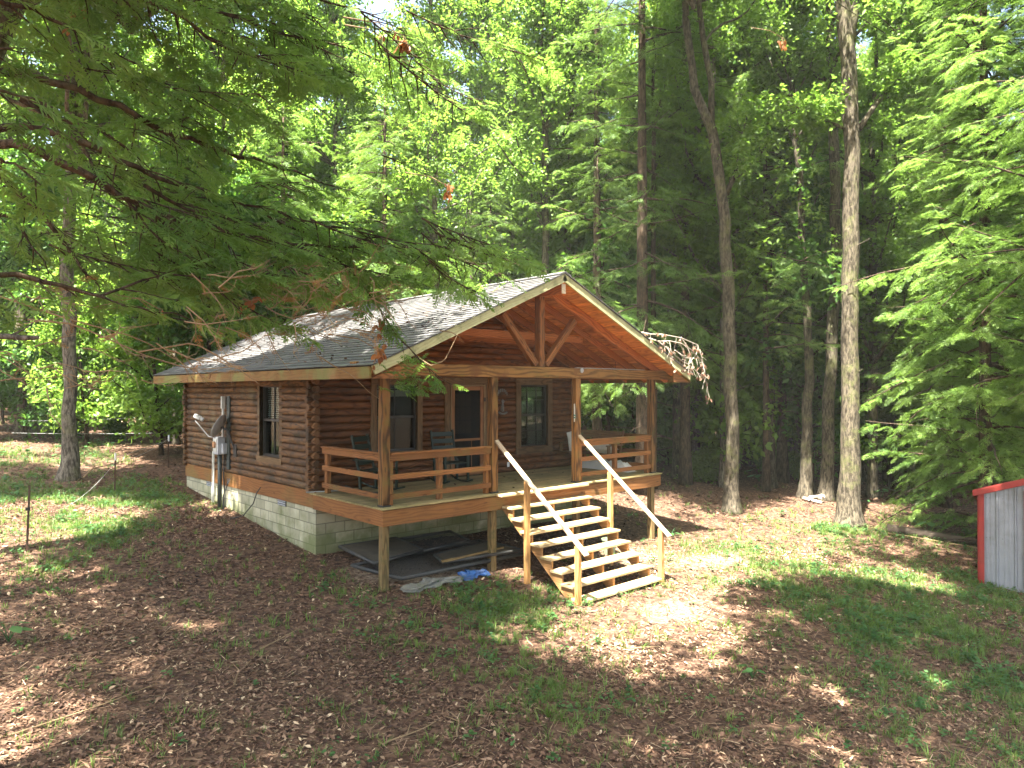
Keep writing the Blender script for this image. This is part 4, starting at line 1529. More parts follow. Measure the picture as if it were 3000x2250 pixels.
# curled dead leaves: lobed outline, folded along the midrib
LT = np.array([(-.5, 0, 0), (-.2, .16, .06), (-.22, 0, .01), (-.2, -.16, .06), (.12, .25, .10), (.10, 0, .0), (.12, -.25, .07), (.34, .12, .05), (.5, 0, .03), (.34, -.13, .08)], float)
LF = np.array([(0, 2, 1, 1), (0, 3, 2, 2), (1, 2, 5, 4), (2, 3, 6, 5), (4, 5, 8, 7), (5, 6, 9, 8)])
LFq = np.array([(0, 2, 1), (0, 3, 2), (1, 2, 5), (1, 5, 4), (2, 3, 6), (2, 6, 5), (4, 5, 8), (4, 8, 7), (5, 6, 9), (5, 9, 8)])
Vs, Fs, Ts, off = [], [], [], 0
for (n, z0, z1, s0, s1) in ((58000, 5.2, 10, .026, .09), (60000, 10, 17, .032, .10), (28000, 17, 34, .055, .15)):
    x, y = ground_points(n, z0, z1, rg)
    keep = (~under_house(x, y)) & (rg.uniform(size=n) > .72 * greenness(x, y)) & (rg.uniform(size=n) > .75 * bare_and_sunlit(x, y)) & (rg.uniform(size=n) < np.clip((fbm(x, y, .8, 3) - .22) * 2.6, .12, 1))
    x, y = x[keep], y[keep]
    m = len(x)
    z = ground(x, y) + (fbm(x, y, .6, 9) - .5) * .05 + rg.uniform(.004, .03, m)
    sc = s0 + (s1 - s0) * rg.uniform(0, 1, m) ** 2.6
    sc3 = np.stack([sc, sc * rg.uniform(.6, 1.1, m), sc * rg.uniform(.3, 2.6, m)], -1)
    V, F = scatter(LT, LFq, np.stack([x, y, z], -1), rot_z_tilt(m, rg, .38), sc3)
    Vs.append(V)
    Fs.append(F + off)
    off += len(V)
    t = np.clip(rg.normal(.48, .22, m) + (fbm(x, y, 2.2, 14) - .5) * .6 + .5 * gauss(x, y, 7.2, -1.9, 3.2, 1.4) + .46 * gauss(x, y, 2.6, -3.6, 1.8, 1.1), 0, 1)  # the two gaussians paint the sunlit patches into the leaf tone
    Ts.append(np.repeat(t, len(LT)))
# needles and broken twiglets among the leaves
NV = np.array([(-.5, -.5, 0), (.5, -.4, .1), (.5, .4, .1), (-.5, .5, 0)], float)
NF = np.array([(0, 1, 2), (0, 2, 3)])
for (n, z0, z1, L) in ((9000, 5.2, 10, .16), (8000, 10, 18, .22)):
    x, y = ground_points(n, z0, z1, rg)
    k = ~under_house(x, y)
    x, y = x[k], y[k]
    m = len(x)
    l = L * rg.uniform(.3, 1.3, m)
    V, F = scatter(NV, NF, np.stack([x, y, ground(x, y) + rg.uniform(.01, .035, m)], -1), rot_z_tilt(m, rg, .12), np.stack([l, rg.uniform(.004, .011, m), .1 * l], -1))
    Vs.append(V); Fs.append(F + off); off += len(V)
    Ts.append(np.repeat(rg.uniform(.2, .95, m), 4))
# some leaves lie on the porch, the treads and the roof
def strew(n, x0, x1, y0, y1, zf):
    global off
    x, y = rg.uniform(x0, x1, n), rg.uniform(y0, y1, n)
    V, F = scatter(LT, LFq, np.stack([x, y, zf(x, y)], -1), rot_z_tilt(n, rg, .25), rg.uniform(.04, .09, n))
    Vs.append(V); Fs.append(F + off); off += len(V)
    Ts.append(np.repeat(rg.uniform(.1, .6, n), len(LT)))


strew(45, 2.3, 6.0, -.2, 2.2, lambda x, y: .008 + 0 * x)
strew(14, 2.5, 4.6, -2.2, -.4, lambda x, y: -.05 - .192 * np.clip(np.floor((-.20 - y) / .2505) + 1, 1, 8) + .006)
strew(420, -.5, 2.4, -.4, 8.5, lambda x, y: RZ - SL * np.abs(x - RX) + .034 + 0 * y)
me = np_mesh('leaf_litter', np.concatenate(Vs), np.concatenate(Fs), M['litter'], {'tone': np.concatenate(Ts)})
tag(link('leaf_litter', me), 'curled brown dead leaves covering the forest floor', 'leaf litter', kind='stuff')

# grass: tufts of bent blades
def tuft(rgen, nb, spread, h):
    V, F = [], []
    for _ in range(nb):
        a = rgen.uniform(0, 2 * PI)
        r = spread * rgen.uniform(0, 1)
        bx, by = r * math.cos(a), r * math.sin(a)
        a2 = a + rgen.normal(0, .7)
        L = h * rgen.uniform(.5, 1.1)
        w = .10 * rgen.uniform(.6, 1.1) * h * .4
        dx, dy = math.cos(a2), math.sin(a2)
        sx_, sy_ = -dy * w, dx * w
        b = len(V)
        lean = rgen.uniform(.2, .9)
        for t, ww in ((0, 1), (.55, .8), (1, .08)):
            px, py, pz = bx + dx * L * lean * t * t, by + dy * L * lean * t * t, L * t * (1 - .35 * lean * t)
            V += [(px + sx_ * ww, py + sy_ * ww, pz), (px - sx_ * ww, py - sy_ * ww, pz)]
        F += [(b, b + 1, b + 3, b + 2), (b + 2, b + 3, b + 5, b + 4)]
    return np.array(V), np.array(F)


Vs, Fs, Ts, off = [], [], [], 0
for v in range(3):
    TV, TF = tuft(rg, 9, .35, 1.0)
    for (n, z0, z1, s0, s1, bias) in ((8000, 5.2, 10, .05, .15, 0), (15000, 10, 20, .06, .18, 0), (6000, 20, 34, .12, .25, 0)):
        x, y = ground_points(n, z0, z1, rg)
        keep = (~under_house(x, y)) & (rg.uniform(size=n) < greenness(x, y) * 1.0 + .05 * (fbm(x, y, 1.6, 55) > .45)) & ((y < 0) | (x < -.1) | (x > 7.4))
        x, y = x[keep], y[keep]
        m = len(x)
        if not m: continue
        V, F = scatter(TV, TF, np.stack([x, y, ground(x, y) - .01], -1), rot_z_tilt(m, rg, .12), rg.uniform(s0, s1, m))
        Vs.append(V); Fs.append(F + off); off += len(V)
        Ts.append(np.repeat(np.clip(rg.normal(.5, .25, m), 0, 1), len(TV)))
me = np_mesh('grass', np.concatenate(Vs), np.concatenate(Fs), M['grass'], {'tone': np.concatenate(Ts)})
tag(link('grass', me), 'short patchy grass growing through the dead leaves', 'grass', kind='stuff')

# low herbs with small rounded leaves
def herb(rgen, nl):
    V, F = [], []
    for _ in range(nl):
        a = rgen.uniform(0, 2 * PI)
        r = rgen.uniform(.15, .9)
        h = rgen.uniform(.25, .9)
        cx, cy = r * math.cos(a), r * math.sin(a)
        L, w = rgen.uniform(.28, .5), rgen.uniform(.14, .24)
        a2 = a + rgen.normal(0, .5)
        d = np.array([math.cos(a2), math.sin(a2), rgen.uniform(-.45, .2)])
        s = np.array([-math.sin(a2), math.cos(a2), rgen.uniform(-.3, .3)])
        c = np.array([cx, cy, h])
        b = len(V)
        V += [c - d * L * .5, c + s * w - d * L * .05, c + d * L * .5, c - s * w - d * L * .05]
        F += [(b, b + 1, b + 2, b + 3)]
    return np.array(V), np.array(F)


Vs, Fs, Ts, off = [], [], [], 0
for v in range(3):
    TV, TF = herb(rg, 11)
    for (n, z0, z1, s0, s1) in ((6500, 5.2, 10, .05, .10), (12000, 10, 20, .06, .13), (5000, 20, 36, .12, .26)):
        x, y = ground_points(n, z0, z1, rg)
        keep = (~under_house(x, y)) & (rg.uniform(size=n) < greenness(x, y) ** 1.3 * .9 * (fbm(x, y, .8, 31) > .40) + .008) & ((y < -.05) | (x < -.1) | (x > 7.4))
        x, y = x[keep], y[keep]
        m = len(x)
        if not m: continue
        V, F = scatter(TV, TF, np.stack([x, y, ground(x, y) - .005], -1), rot_z_tilt(m, rg, .1), s0 * .6 + (s1 * 1.35 - s0 * .6) * rg.uniform(0, 1, m) ** 2)
        Vs.append(V); Fs.append(F + off); off += len(V)
        Ts.append(np.repeat(np.clip(rg.normal(.5, .25, m), 0, 1), len(TV)))
me = np_mesh('ground_cover', np.concatenate(Vs), np.concatenate(Fs), M['herb'], {'tone': np.concatenate(Ts)})
tag(link('ground_cover', me), 'low leafy herbs and ivy in green patches on the ground', 'ground cover', kind='stuff')

# a few single sticks and plants one can point at
for k, (u, v, Zd, L, a, lab) in enumerate(((20, 1600, 7.0, 1.5, .25, 'long thin fallen stick at the lower left of the clearing'), (560, 1405, 9.3, .8, .5, 'thin stick lying straight on brown leaves left of the stairs'),
                                          (500, 1500, 8.3, .9, .9, 'forked twig on brown leaves in the open foreground'), (830, 1590, 7.3, .7, .2, 'short twig in front of the grass tufts'),
                                          (1430, 1370, 10.4, .8, 2.6, 'curved stick across the sunlit patch'), (1000, 1560, 7.6, .6, 1.2, 'bent twig beside small green herbs'))):
    p = at(u, v, Zd)
    c = MB()
    q = []
    for i in range(7):
        t = i / 6
        px, py = p[0] + math.cos(a) * L * t + .05 * math.sin(t * 5 + k), p[1] + math.sin(a) * L * t + .04 * math.cos(t * 4)
        q.append((px, py, gz(px, py) + .025))
    c.tube(q, [.011 * (1 - .6 * i / 6) for i in range(7)], 6)
    e = Vector(q[3])
    c.tube([e, e + Vector((math.cos(a + .6) * L * .3, math.sin(a + .6) * L * .3, .01))], [.007, .004], 5)
    tag(c.build('fallen_stick', M['stick']), lab, 'stick', 'sticks on the forest floor')
# ---------------------------------------------------------------- trees
def norm(v):
    return v / np.maximum(np.linalg.norm(v, axis=-1, keepdims=True), 1e-9)


# openings in the canopy: leaves whose shade would fall here are not there (ground outlines, metres)
def in_poly(x, y, poly):
    p = np.array(poly)
    r = np.zeros(x.shape, bool)
    j = len(p) - 1
    for i in range(len(p)):
        xi, yi, xj, yj = *p[i], *p[j]
        c = ((yi > y) != (yj > y)) & (x < (xj - xi) * (y - yi) / (yj - yi + 1e-12) + xi)
        r ^= c
        j = i
    return r


GAPS = [[(6.92, -0.51), (10.3, -0.04), (11.18, -1.24), (9.82, -2.82), (7.23, -3.73), (6.04, -3.22), (5.05, -3.23), (3.46, -4.81), (2.38, -4.85), (1.34, -4.37), (0.82, -3.51), (0.53, -2.41), (0.95, -1.82), (2.62, -2.07), (3.82, -2.51)],
        [(-0.69, -5.04), (0.12, -5.29), (0.61, -5.81), (0.24, -6.21), (-0.11, -6.05), (-0.91, -5.48)],
        [(4.4, -6.16), (5.35, -6.4), (5.09, -7.14), (4.15, -7.44), (3.69, -7.0)],
        [(8.75, -3.41), (11.26, -3.59), (10.5, -5.77), (9.07, -6.15), (8.59, -5.27)],
        [(-4.26, 7.89), (-3.61, 9.07), (-1.92, 8.65), (-1.47, 7.37), (-2.32, 5.28), (-3.6, 4.82), (-4.65, 4.72)],
        [(-0.89, 7.65), (0.23, 7.74), (0.72, 6.15), (-0.08, 5.29), (-1.16, 5.57)],
        [(-2.82, 14.37), (0.63, 14.76), (0.84, 13.16), (-0.46, 12.24), (-2.46, 12.55)],
        [(-2.56, 0.27), (-2.08, 0.1), (-2.13, -0.18), (-2.57, -0.12)],
        [(-5.11, -2.08), (-4.75, -2.22), (-4.62, -2.72), (-5.02, -2.6)],
        [(-5.28, -1.44), (-5.0, -1.42), (-4.98, -1.77), (-5.27, -1.88)],
        [(3.6, -0.9), (6.2, -0.3), (7.5, -1.2), (7.0, -2.6), (3.4, -2.8)]]
_c = np.mean(GAPS[0], axis=0)
GAPS[0] = [tuple(_c + (np.array(q) - _c) * 1.14) for q in GAPS[0]]
ROOFGAP = [(3.9, -1.0), (6.5, -1.0), (6.5, 4.0), (3.65, 5.0), (-.9, 10.2), (-.9, 7.0), (2.2, -1.0)]


def lit_gap(P):
    """True where a leaf at P would shade one of the sunny openings"""
    x, y = P[:, 0], P[:, 1]
    g = ground(x, y)
    for _ in range(2):
        t = (P[:, 2] - g) / SUN[2]
        X_, Y_ = x - SUN[0] * t, y - SUN[1] * t
        g = ground(X_, Y_)
    wob = (fbm(X_, Y_, .8, 77) - .5) * .9
    r = np.zeros(len(P), bool)
    dap = fbm(X_, Y_, .75, 91)
    r |= dap > np.where(X_ - .5 * Y_ > 4.0, .60, .70)
    for q in GAPS: r |= in_poly(X_ + wob, Y_ + wob * .7, q)
    t = (P[:, 2] - 3.5) / SUN[2]
    X_, Y_ = x - SUN[0] * t, y - SUN[1] * t
    r |= in_poly(X_ + wob * .6, Y_ + wob * .6, ROOFGAP) & (P[:, 2] > 3.6)
    return r


def leaf_cluster(rgen, nl, R, L, w, flat=.5):
    """a twig end with nl leaves: each a folded diamond of two triangles"""
    V, F, T = [], [], []
    for _ in range(nl):
        d = rgen.normal(0, 1, 3)
        d[2] *= flat
        d /= np.linalg.norm(d)
        c = d * R * rgen.uniform(.25, 1.0)
        ax = norm(d + rgen.normal(0, .5, 3) + np.array([0, 0, -.25]))
        up = norm(np.array([rgen.normal(0, .45), rgen.normal(0, .45), 1.0]))
        s = norm(np.cross(ax, up))
        n_ = np.cross(s, ax)
        l, ww = L * rgen.uniform(.7, 1.2), w * rgen.uniform(.7, 1.2)
        b = len(V)
        V += [c - ax * l * .5, c + s * ww * .5 + n_ * ww * .12 - ax * l * .02, c + ax * l * .5 - n_ * l * .1, c - s * ww * .5 + n_ * ww * .12 - ax * l * .02]
        F += [(b, b + 1, b + 2), (b, b + 2, b + 3)]
        T += [rgen.normal(0, .16)] * 4
    return np.array(V), np.array(F), np.array(T)


def frond(rgen, n, droop=.12, w=.055, l0=.36):
    """a flat evergreen spray along +x (length 1): alternate narrow twiglets"""
    V, F = [], []
    for i in range(n):
        t = (i + .5) / n
        sd = 1 if i % 2 else -1
        l = l0 * (1 - t) ** .55 * rgen.uniform(.75, 1.15) + .06
        a = sd * rgen.uniform(.75, 1.05)
        d = np.array([math.cos(a), math.sin(a), rgen.normal(-.05, .12)])
        s = np.array([-math.sin(a), math.cos(a), rgen.normal(0, .35)])
        b0 = np.array([t, 0, -droop * t * t])
        b = len(V)
        ww = w * rgen.uniform(.7, 1.2)
        V += [b0, b0 + d * l * .55 + s * ww * .5, b0 + d * l + np.array([0, 0, -.10 * l]), b0 + d * l * .55 - s * ww * .5]
        F += [(b, b + 1, b + 2, b + 3)]
    b = len(V)
    V += [np.array([.0, 0, 0]), np.array([.55, w * .4, -droop * .3]), np.array([1.08, 0, -droop * 1.2]), np.array([.55, -w * .4, -droop * .3])]
    F += [(b, b + 1, b + 2, b + 3)]
    return np.array(V), np.array(F)


RT_ = np.random.default_rng(3)
CL = [leaf_cluster(RT_, 11, .30, .145, .105) for _ in range(4)]
CLBIG = [leaf_cluster(RT_, 12, .42, .20, .15) for _ in range(3)]
FR = [frond(RT_, 13) for _ in range(3)]
FRNEAR = [frond(RT_, 15, .10, .085, .34) for _ in range(4)]
FRFINE = [frond(RT_, 19, .10, .05, .32) for _ in range(3)]


def frames(d, up, rgen, jit=.25):
    """rotation matrices with x along d and z near up"""
    d = norm(d)
    u = up + rgen.normal(0, jit, d.shape)
    y = norm(np.cross(u, d))
    z = np.cross(d, y)
    return np.stack([d, y, z], -1)


def leaves_mesh(name, kinds, pos, rot, scale, mat, rgen, tone=None, carve=False):
    """scatter templates over positions into one mesh"""
    if carve:
        k = ~(lit_gap(pos) & (rgen.uniform(size=len(pos)) > .03))
        pos, rot, scale = pos[k], rot[k], scale[k]
        tone = None if tone is None else tone[k]
    n = len(pos)
    w = rgen.integers(0, len(kinds), n)
    base = np.clip(rgen.normal(.5, .2, n), 0, 1) if tone is None else tone
    Vs, Fs, Ts, off = [], [], [], 0
    for i, kd in enumerate(kinds):
        m = w == i
        if not m.any(): continue
        V, F = scatter(kd[0], kd[1], pos[m], rot[m], scale[m])
        T = np.repeat(base[m], len(kd[0]))
        if len(kd) > 2: T = T + np.tile(kd[2], m.sum())
        else: T = T + np.repeat(rgen.normal(0, .1, len(T) // 4), 4)
        Vs.append(V); Fs.append(F + off); off += len(V); Ts.append(np.clip(T, 0, 1))
    return np_mesh(name, np.concatenate(Vs), np.concatenate(Fs), mat, {'tone': np.concatenate(Ts)})


def polyline(pts, n):
    p = np.array(pts, float)
    s = np.concatenate([[0], np.cumsum(np.linalg.norm(np.diff(p, axis=0), axis=1))])
    t = np.linspace(0, s[-1], n)
    return np.stack([np.interp(t, s, p[:, k]) for k in range(3)], -1)


def limb_curve(p, az, el, L, n, rgen, bend=.25, sag=0.0):
    d = np.array([math.cos(az) * math.cos(el), math.sin(az) * math.cos(el), math.sin(el)])
    out = [np.array(p, float)]
    for i in range(n):
        d = norm(d + rgen.normal(0, bend * .5, 3) + np.array([0, 0, bend * .35 - sag]))
        out.append(out[-1] + d * L / n)
    return np.array(out)


def broadleaf(path, radii, h0, R, nlimb, rgen, kinds, mat_bark, mat_leaf, twigs=6, top=None, base_z=None, carve=False, fork=None, cscale=1.0, dens=1.0, low=0):
    """(trunk mesh, crown mesh): a tapered trunk along `path` with limbs from height h0 up, leaf clusters along the limbs"""
    mb = MB()
    P = polyline(path, max(10, len(path) * 3))
    ss = np.linspace(0, 1, len(P))
    s0 = np.linspace(0, 1, len(radii))
    rad = np.interp(ss, s0, radii)
    bz = P[0, 2]
    # root flare
    for i in range(len(P)):
        rad[i] *= 1 + .55 * math.exp(-max(0, (P[i, 2] - bz)) / .35)
    P[1:-1, :2] += rgen.normal(0, .02, (len(P) - 2, 2))
    first = polyline([P[0], P[1]], 5)
    P2 = np.concatenate([first[:-1], P[1:]])
    r2 = np.concatenate([np.interp(np.linspace(0, 1, 5), [0, 1], [rad[0], rad[1]])[:-1], rad[1:]])
    fl = 1 + .85 * np.exp(-(P2[:, 2] - bz) / .28)
    r2 = np.minimum(r2, np.interp(P2[:, 2], P[:, 2], np.interp(ss, s0, radii)) * fl)
    mb.tube([tuple(p) for p in P2], list(r2), 12, wob=.05)
    for k in range(5):
        i = rgen.integers(2, max(3, len(P) - 2))
        c = limb_curve(P[i], rgen.uniform(0, 2 * PI), rgen.uniform(-.2, .5), rgen.uniform(.25, .9), 3, rgen, .3)
        mb.tube([tuple(q) for q in c], [.025, .02, .013, .008], 5)
    cl = []
    zt = P[-1, 2]
    stems = [(P, np.interp(ss, s0, radii))]
    for f in (fork or []):
        fp = polyline(f[0], 10)
        fr = np.linspace(f[1], f[2], 10)
        mb.tube([tuple(p) for p in fp], list(fr), 9, wob=.04)
        stems.append((fp, fr))
        if f[2] < .045:
            for x in fp[3:]:
                for _ in range(3):
                    tw = limb_curve(x, rgen.uniform(0, 2 * PI), rgen.uniform(-.3, .6), rgen.uniform(.3, 1.0), 3, rgen, .35)
                    mb.tube([tuple(q) for q in tw], [.012, .009, .006, .004], 4, False)
                    for q in tw[1:]:
                        for _ in range(2): cl.append(q + rgen.normal(0, .18, 3))
    for k in range(nlimb):
        sp, sr = stems[k % len(stems)]
        ok = np.where(sp[:, 2] >= bz + h0)[0]
        if not len(ok): continue
        i = int(ok[0] + (len(sp) - 1 - ok[0]) * rgen.uniform() ** .8)
        p = sp[i]
        f = (p[2] - bz - h0) / max(.1, zt - bz - h0)
        L = R * (1 - .5 * f) * rgen.uniform(.6, 1.15)
        c = limb_curve(p, rgen.uniform(0, 2 * PI), rgen.uniform(.05, .8), L, 6, rgen, .3)
        r0 = min(sr[i] * .55, .02 + .02 * L)
        mb.tube([tuple(q) for q in c], list(np.linspace(r0, .012, 7)), 6, False)
        for j in range(twigs):
            t = rgen.uniform(.25, 1.0)
            q = c[int(t * 6)]
            tw = limb_curve(q, rgen.uniform(0, 2 * PI), rgen.uniform(-.3, .7), L * rgen.uniform(.2, .42) * (1.15 - .5 * t), 3, rgen, .35)
            if rgen.uniform() < .6: mb.tube([tuple(x) for x in tw], [.014, .010, .007, .004], 4, False)
            for x in tw[1:]:
                for _ in range(rgen.integers(1, 4)):
                    cl.append(x + rgen.normal(0, .22, 3))
        for x in c[3:]: cl.append(x + rgen.normal(0, .2, 3))
    for k in range(low):
        i = rgen.integers(1, max(2, len(P) // 2))
        c = limb_curve(P[i], rgen.uniform(0, 2 * PI), rgen.uniform(-.2, .3), R * rgen.uniform(.3, .6), 4, rgen, .3)
        mb.tube([tuple(q) for q in c], list(np.linspace(.02, .006, 5)), 5, False)
        for x in c[1:]:
            for _ in range(3): cl.append(x + rgen.normal(0, .2, 3))
    cl = np.array(cl)
    if dens < 1: cl = cl[rgen.uniform(size=len(cl)) < dens]
    n = len(cl)
    rot = rot_z_tilt(n, rgen, .45)
    tone = np.clip(.5 + (vnoise(cl[:, 0] + cl[:, 2] * .7, cl[:, 1] - cl[:, 2] * .4, 1.1, 8) - .5) * .8 + rgen.normal(0, .12, n), 0, 1)
    crown = leaves_mesh('crown', kinds, cl, rot, rgen.uniform(.8, 1.25, n) * cscale, mat_leaf, rgen, tone, carve)
    return mb.mesh('trunk', mat_bark, True), crown


def spray_limb(curve, rad, mb, F, rgen, step=.15, lmax=.8, start=.12, fl=.34, hang=.15, sub=True, bare=0.0, both=True):
    """hemlock limb: side branchlets in a drooping plane, each carrying sprays.  F collects (pos, dir, scale)"""
    n = len(curve)
    mb.tube([tuple(p) for p in curve], list(np.linspace(rad, max(.004, rad * .15), n)), 6, False)
    seg = np.linalg.norm(np.diff(curve, axis=0), axis=1)
    Lc = seg.sum()
    s = np.concatenate([[0], np.cumsum(seg)])
    k = 0
    d_ = start * Lc
    while d_ < Lc:
        t = d_ / Lc
        p = np.array([np.interp(d_, s, curve[:, q]) for q in range(3)])
        i = min(n - 2, int(np.searchsorted(s, d_) - 1) if d_ > 0 else 0)
        ax = norm(curve[i + 1] - curve[i])
        side = norm(np.cross(ax, np.array([0, 0, 1.0])))
        sg = 1 if k % 2 else -1
        l = (lmax * (1 - t) ** .75 + .16) * rgen.uniform(.6, 1.15)
        dr = norm(ax * rgen.uniform(.45, .8) + side * sg * rgen.uniform(.7, 1.0) + np.array([0, 0, rgen.uniform(-.25, .08) - hang]))
        m = max(2, int(l / .14))
        q = p.copy()
        pts = [q.copy()]
        for j in range(m):
            dr = norm(dr + rgen.normal(0, .08, 3) + np.array([0, 0, -.05]))
            q = q + dr * l / m
            pts.append(q.copy())
            if rgen.uniform() < bare: continue
            s2 = norm(np.cross(dr, np.array([0, 0, 1.0])))
            for sg2 in ((-1, 1) if both else (1 if j % 2 else -1,)):
                fd = norm(dr * .8 + s2 * sg2 * rgen.uniform(.5, .9) + np.array([0, 0, rgen.uniform(-.25, .0)]))
                F.append((q, fd, fl * rgen.uniform(.6, 1.1) * (1.05 - .4 * j / m)))
        F.append((q, dr, fl * rgen.uniform(.8, 1.1)))
        if sub: mb.tube([tuple(x) for x in pts], list(np.linspace(.006 + .004 * l, .002, len(pts))), 4, False)
        d_ += step * rgen.uniform(.7, 1.3)
        k += 1


def spray_mesh(F, kinds, mat, rgen, carve=False, name='crown'):
    pos = np.array([f[0] for f in F])
    dr = np.array([f[1] for f in F])
    sc = np.array([f[2] for f in F])
    rot = frames(dr, np.array([0, 0, 1.0]), rgen, .42)
    tone = np.clip(.45 + (vnoise(pos[:, 0] + pos[:, 2], pos[:, 1] - pos[:, 2] * .5, .7, 4) - .5) * .8 + rgen.normal(0, .15, len(pos)), 0, 1)
    return leaves_mesh(name, kinds, pos, rot, sc, mat, rgen, tone, carve)


def hemlock(base, H, h0, R, rgen, mat_leaf, nb=60, r0=.16, lean=(0, 0), step=.2, fl=.42, dead=6, kinds=None, az=None, carve=False, h1=None):
    mb = MB()
    bx, by, bz = base
    tp = np.array([(bx + lean[0] * t ** 1.2, by + lean[1] * t ** 1.2, bz - .15 + H * t) for t in np.linspace(0, 1, 14)])
    rr = r0 * (1 - np.linspace(0, 1, 14)) ** .8 + .015
    rr[0] *= 1.5
    rr[1] *= 1.05
    mb.tube([tuple(p) for p in tp], list(rr), 10, wob=.05)
    F = []
    nb = int(nb * .92)
    for k in range(nb):
        f = rgen.uniform() ** .9
        z = h0 + ((h1 or H) - h0) * f
        tt = z / H
        p = np.array([np.interp(tt, np.linspace(0, 1, 14), tp[:, q]) for q in range(3)])
        L = (R * (1 - ((z - h0) / (H - h0))) ** .5 * rgen.uniform(.25, 1.15)) + .25
        a = rgen.uniform(0, 2 * PI) if az is None else az + rgen.normal(0, .9)
        c = limb_curve(p, a, rgen.uniform(-.35, .45), L, 6, rgen, .16, rgen.uniform(.05, .16))
        spray_limb(c, .008 + .010 * L, mb, F, rgen, step * 1.35, .34 * L + .22, .12, fl, rgen.uniform(.0, .3), False, rgen.uniform(0, .35))
    for k in range(dead):
        z = h0 * rgen.uniform(.3, 1.0)
        p = np.array([np.interp(z / H, np.linspace(0, 1, 14), tp[:, q]) for q in range(3)])
        c = limb_curve(p, rgen.uniform(0, 2 * PI), rgen.uniform(-.35, .1), rgen.uniform(.6, 1.8), 4, rgen, .2, .1)
        mb.tube([tuple(q) for q in c], list(np.linspace(.018, .004, 5)), 5, False)
    return mb.mesh('trunk', M['bark_dark'], True), spray_mesh(F, kinds or FR, mat_leaf, rgen, carve)


def plant(name, label, cat, group, meshes, loc=(0, 0, 0)):
    """thing with trunk and crown; meshes were written around the thing's own base"""
    t = thing(name, label, cat, loc, group)
    for n_, me in zip(('trunk', 'crown', 'dead_twigs'), meshes):
        if me is None: continue
        o = bpy.data.objects.new(n_, me)
        COL.objects.link(o)
        o.parent = t
    return t


def local(path, base):
    return [tuple(np.array(p) - np.array(base)) for p in path]


def surveyed(spec, Z, ext=None):
    """trunk path from surveyed marks (u, v, width) at depth Z; the first mark is the foot"""
    out, rad = [], []
    for k, (u, v, w) in enumerate(spec):
        p = at(u, v, Z)
        if k == 0: p = np.array([p[0], p[1], gz(p[0], p[1]) - .12])
        out.append(p)
        rad.append(w / 2 / 1553.9 * Z)
    return out, rad


def foot_depth(u, v):
    """depth at which the ground is seen at (u, v)"""
    for Zd in np.arange(6, 90, .05):
        p = at(u, v, Zd)
        if p[2] < gz(p[0], p[1]): return float(Zd)
    return 90.0


def named_broadleaf(label, spec, Z, h0, R, nl, seed, bark='bark_grey', leaf='leaf', forks=(), limbs=(), up=7.0, kinds=None, carve=False, low=0, twigs=6, cscale=1.0, dens=1.0, upr=.4, name='broadleaf_tree'):
    rgen = np.random.default_rng(seed)
    path, rad = surveyed(spec, Z)
    base = path[0].copy()
    d = norm(path[-1] - path[-2])
    if up: 
        path.append(path[-1] + d * up + np.array([rgen.normal(0, .3), rgen.normal(0, .3), 0]))
        rad.append(rad[-1] * upr)
    fk = []
    for f in forks:
        p, r = surveyed([(u, v, w) for u, v, w in f], Z)
        p[0] = at(f[0][0], f[0][1], Z)
        if f[-1][1] < 30:
            dd = norm(p[-1] - p[-2])
            p.append(p[-1] + dd * up * .9 + rgen.normal(0, .3, 3)); r.append(r[-1] * .4)
        fk.append((local(p, base), r[0], r[-1]))
    tr, cr = broadleaf(local(path, base), rad, h0, R * 1.15, int(nl * 1.8), rgen, kinds or CL, M[bark], M[leaf], twigs, carve=False, fork=fk, cscale=cscale, dens=dens, low=low)
    return plant(name, label, 'tree', None, (tr, cr), base)
# ---------------------------------------------------------------- the trees one can tell apart
kd = foot_depth
named_broadleaf('big forked grey-barked tree standing right of the cabin roof', [(1581, 1106, 33), (1581, 957, 28), (1577, 773, 27), (1571, 590, 26), (1561, 440, 24), (1547, 340, 22), (1537, 264, 18), (1521, 248, 15), (1501, 200, 14), (1487, 100, 13), (1481, 0, 12)],
                kd(1581, 1106), 13.4, 3.8, 15, 101, forks=[[(1537, 268, 15), (1537, 160, 14), (1517, 80, 13), (1509, 0, 12)], [(1569, 420, 12), (1586, 380, 10), (1597, 340, 8), (1597, 312, 6), (1615, 250, 3)]], up=8)
named_broadleaf('slender straight tree leaning left of the thick trunks', [(1737, 1076, 26), (1746, 920, 22), (1747, 737, 18), (1737, 580, 16), (1727, 400, 14), (1717, 280, 11), (1709, 160, 8)], kd(1737, 1076), 11.5, 2.8, 12, 102, up=4)
named_broadleaf('grey mossy tree leaning right between the two other trunks', [(1782, 1080, 28), (1790, 883, 25), (1801, 700, 24), (1806, 590, 23), (1805, 400, 22), (1801, 240, 19), (1797, 172, 17), (1790, 0, 15)], kd(1782, 1080), 13.5, 3.4, 14, 103, up=6)
named_broadleaf('thickest grey-brown tree, forking high above the right lawn', [(1835, 1135, 48), (1837, 1000, 38), (1837, 847, 35), (1838, 590, 34), (1839, 520, 33), (1839, 280, 31), (1833, 100, 29), (1817, 0, 18)], kd(1835, 1135), 13.4, 4.4, 20, 104,
                forks=[[(1834, 110, 22), (1845, 24, 19), (1848, -60, 16)], [(1855, 280, 13), (1893, 224, 10), (1925, 184, 8), (1955, 132, 7), (1973, 96, 4)], [(1825, 278, 8), (1785, 260, 6), (1749, 250, 5), (1720, 230, 3)], [(1827, 282, 8), (1829, 330, 8), (1833, 380, 10)]], up=8)
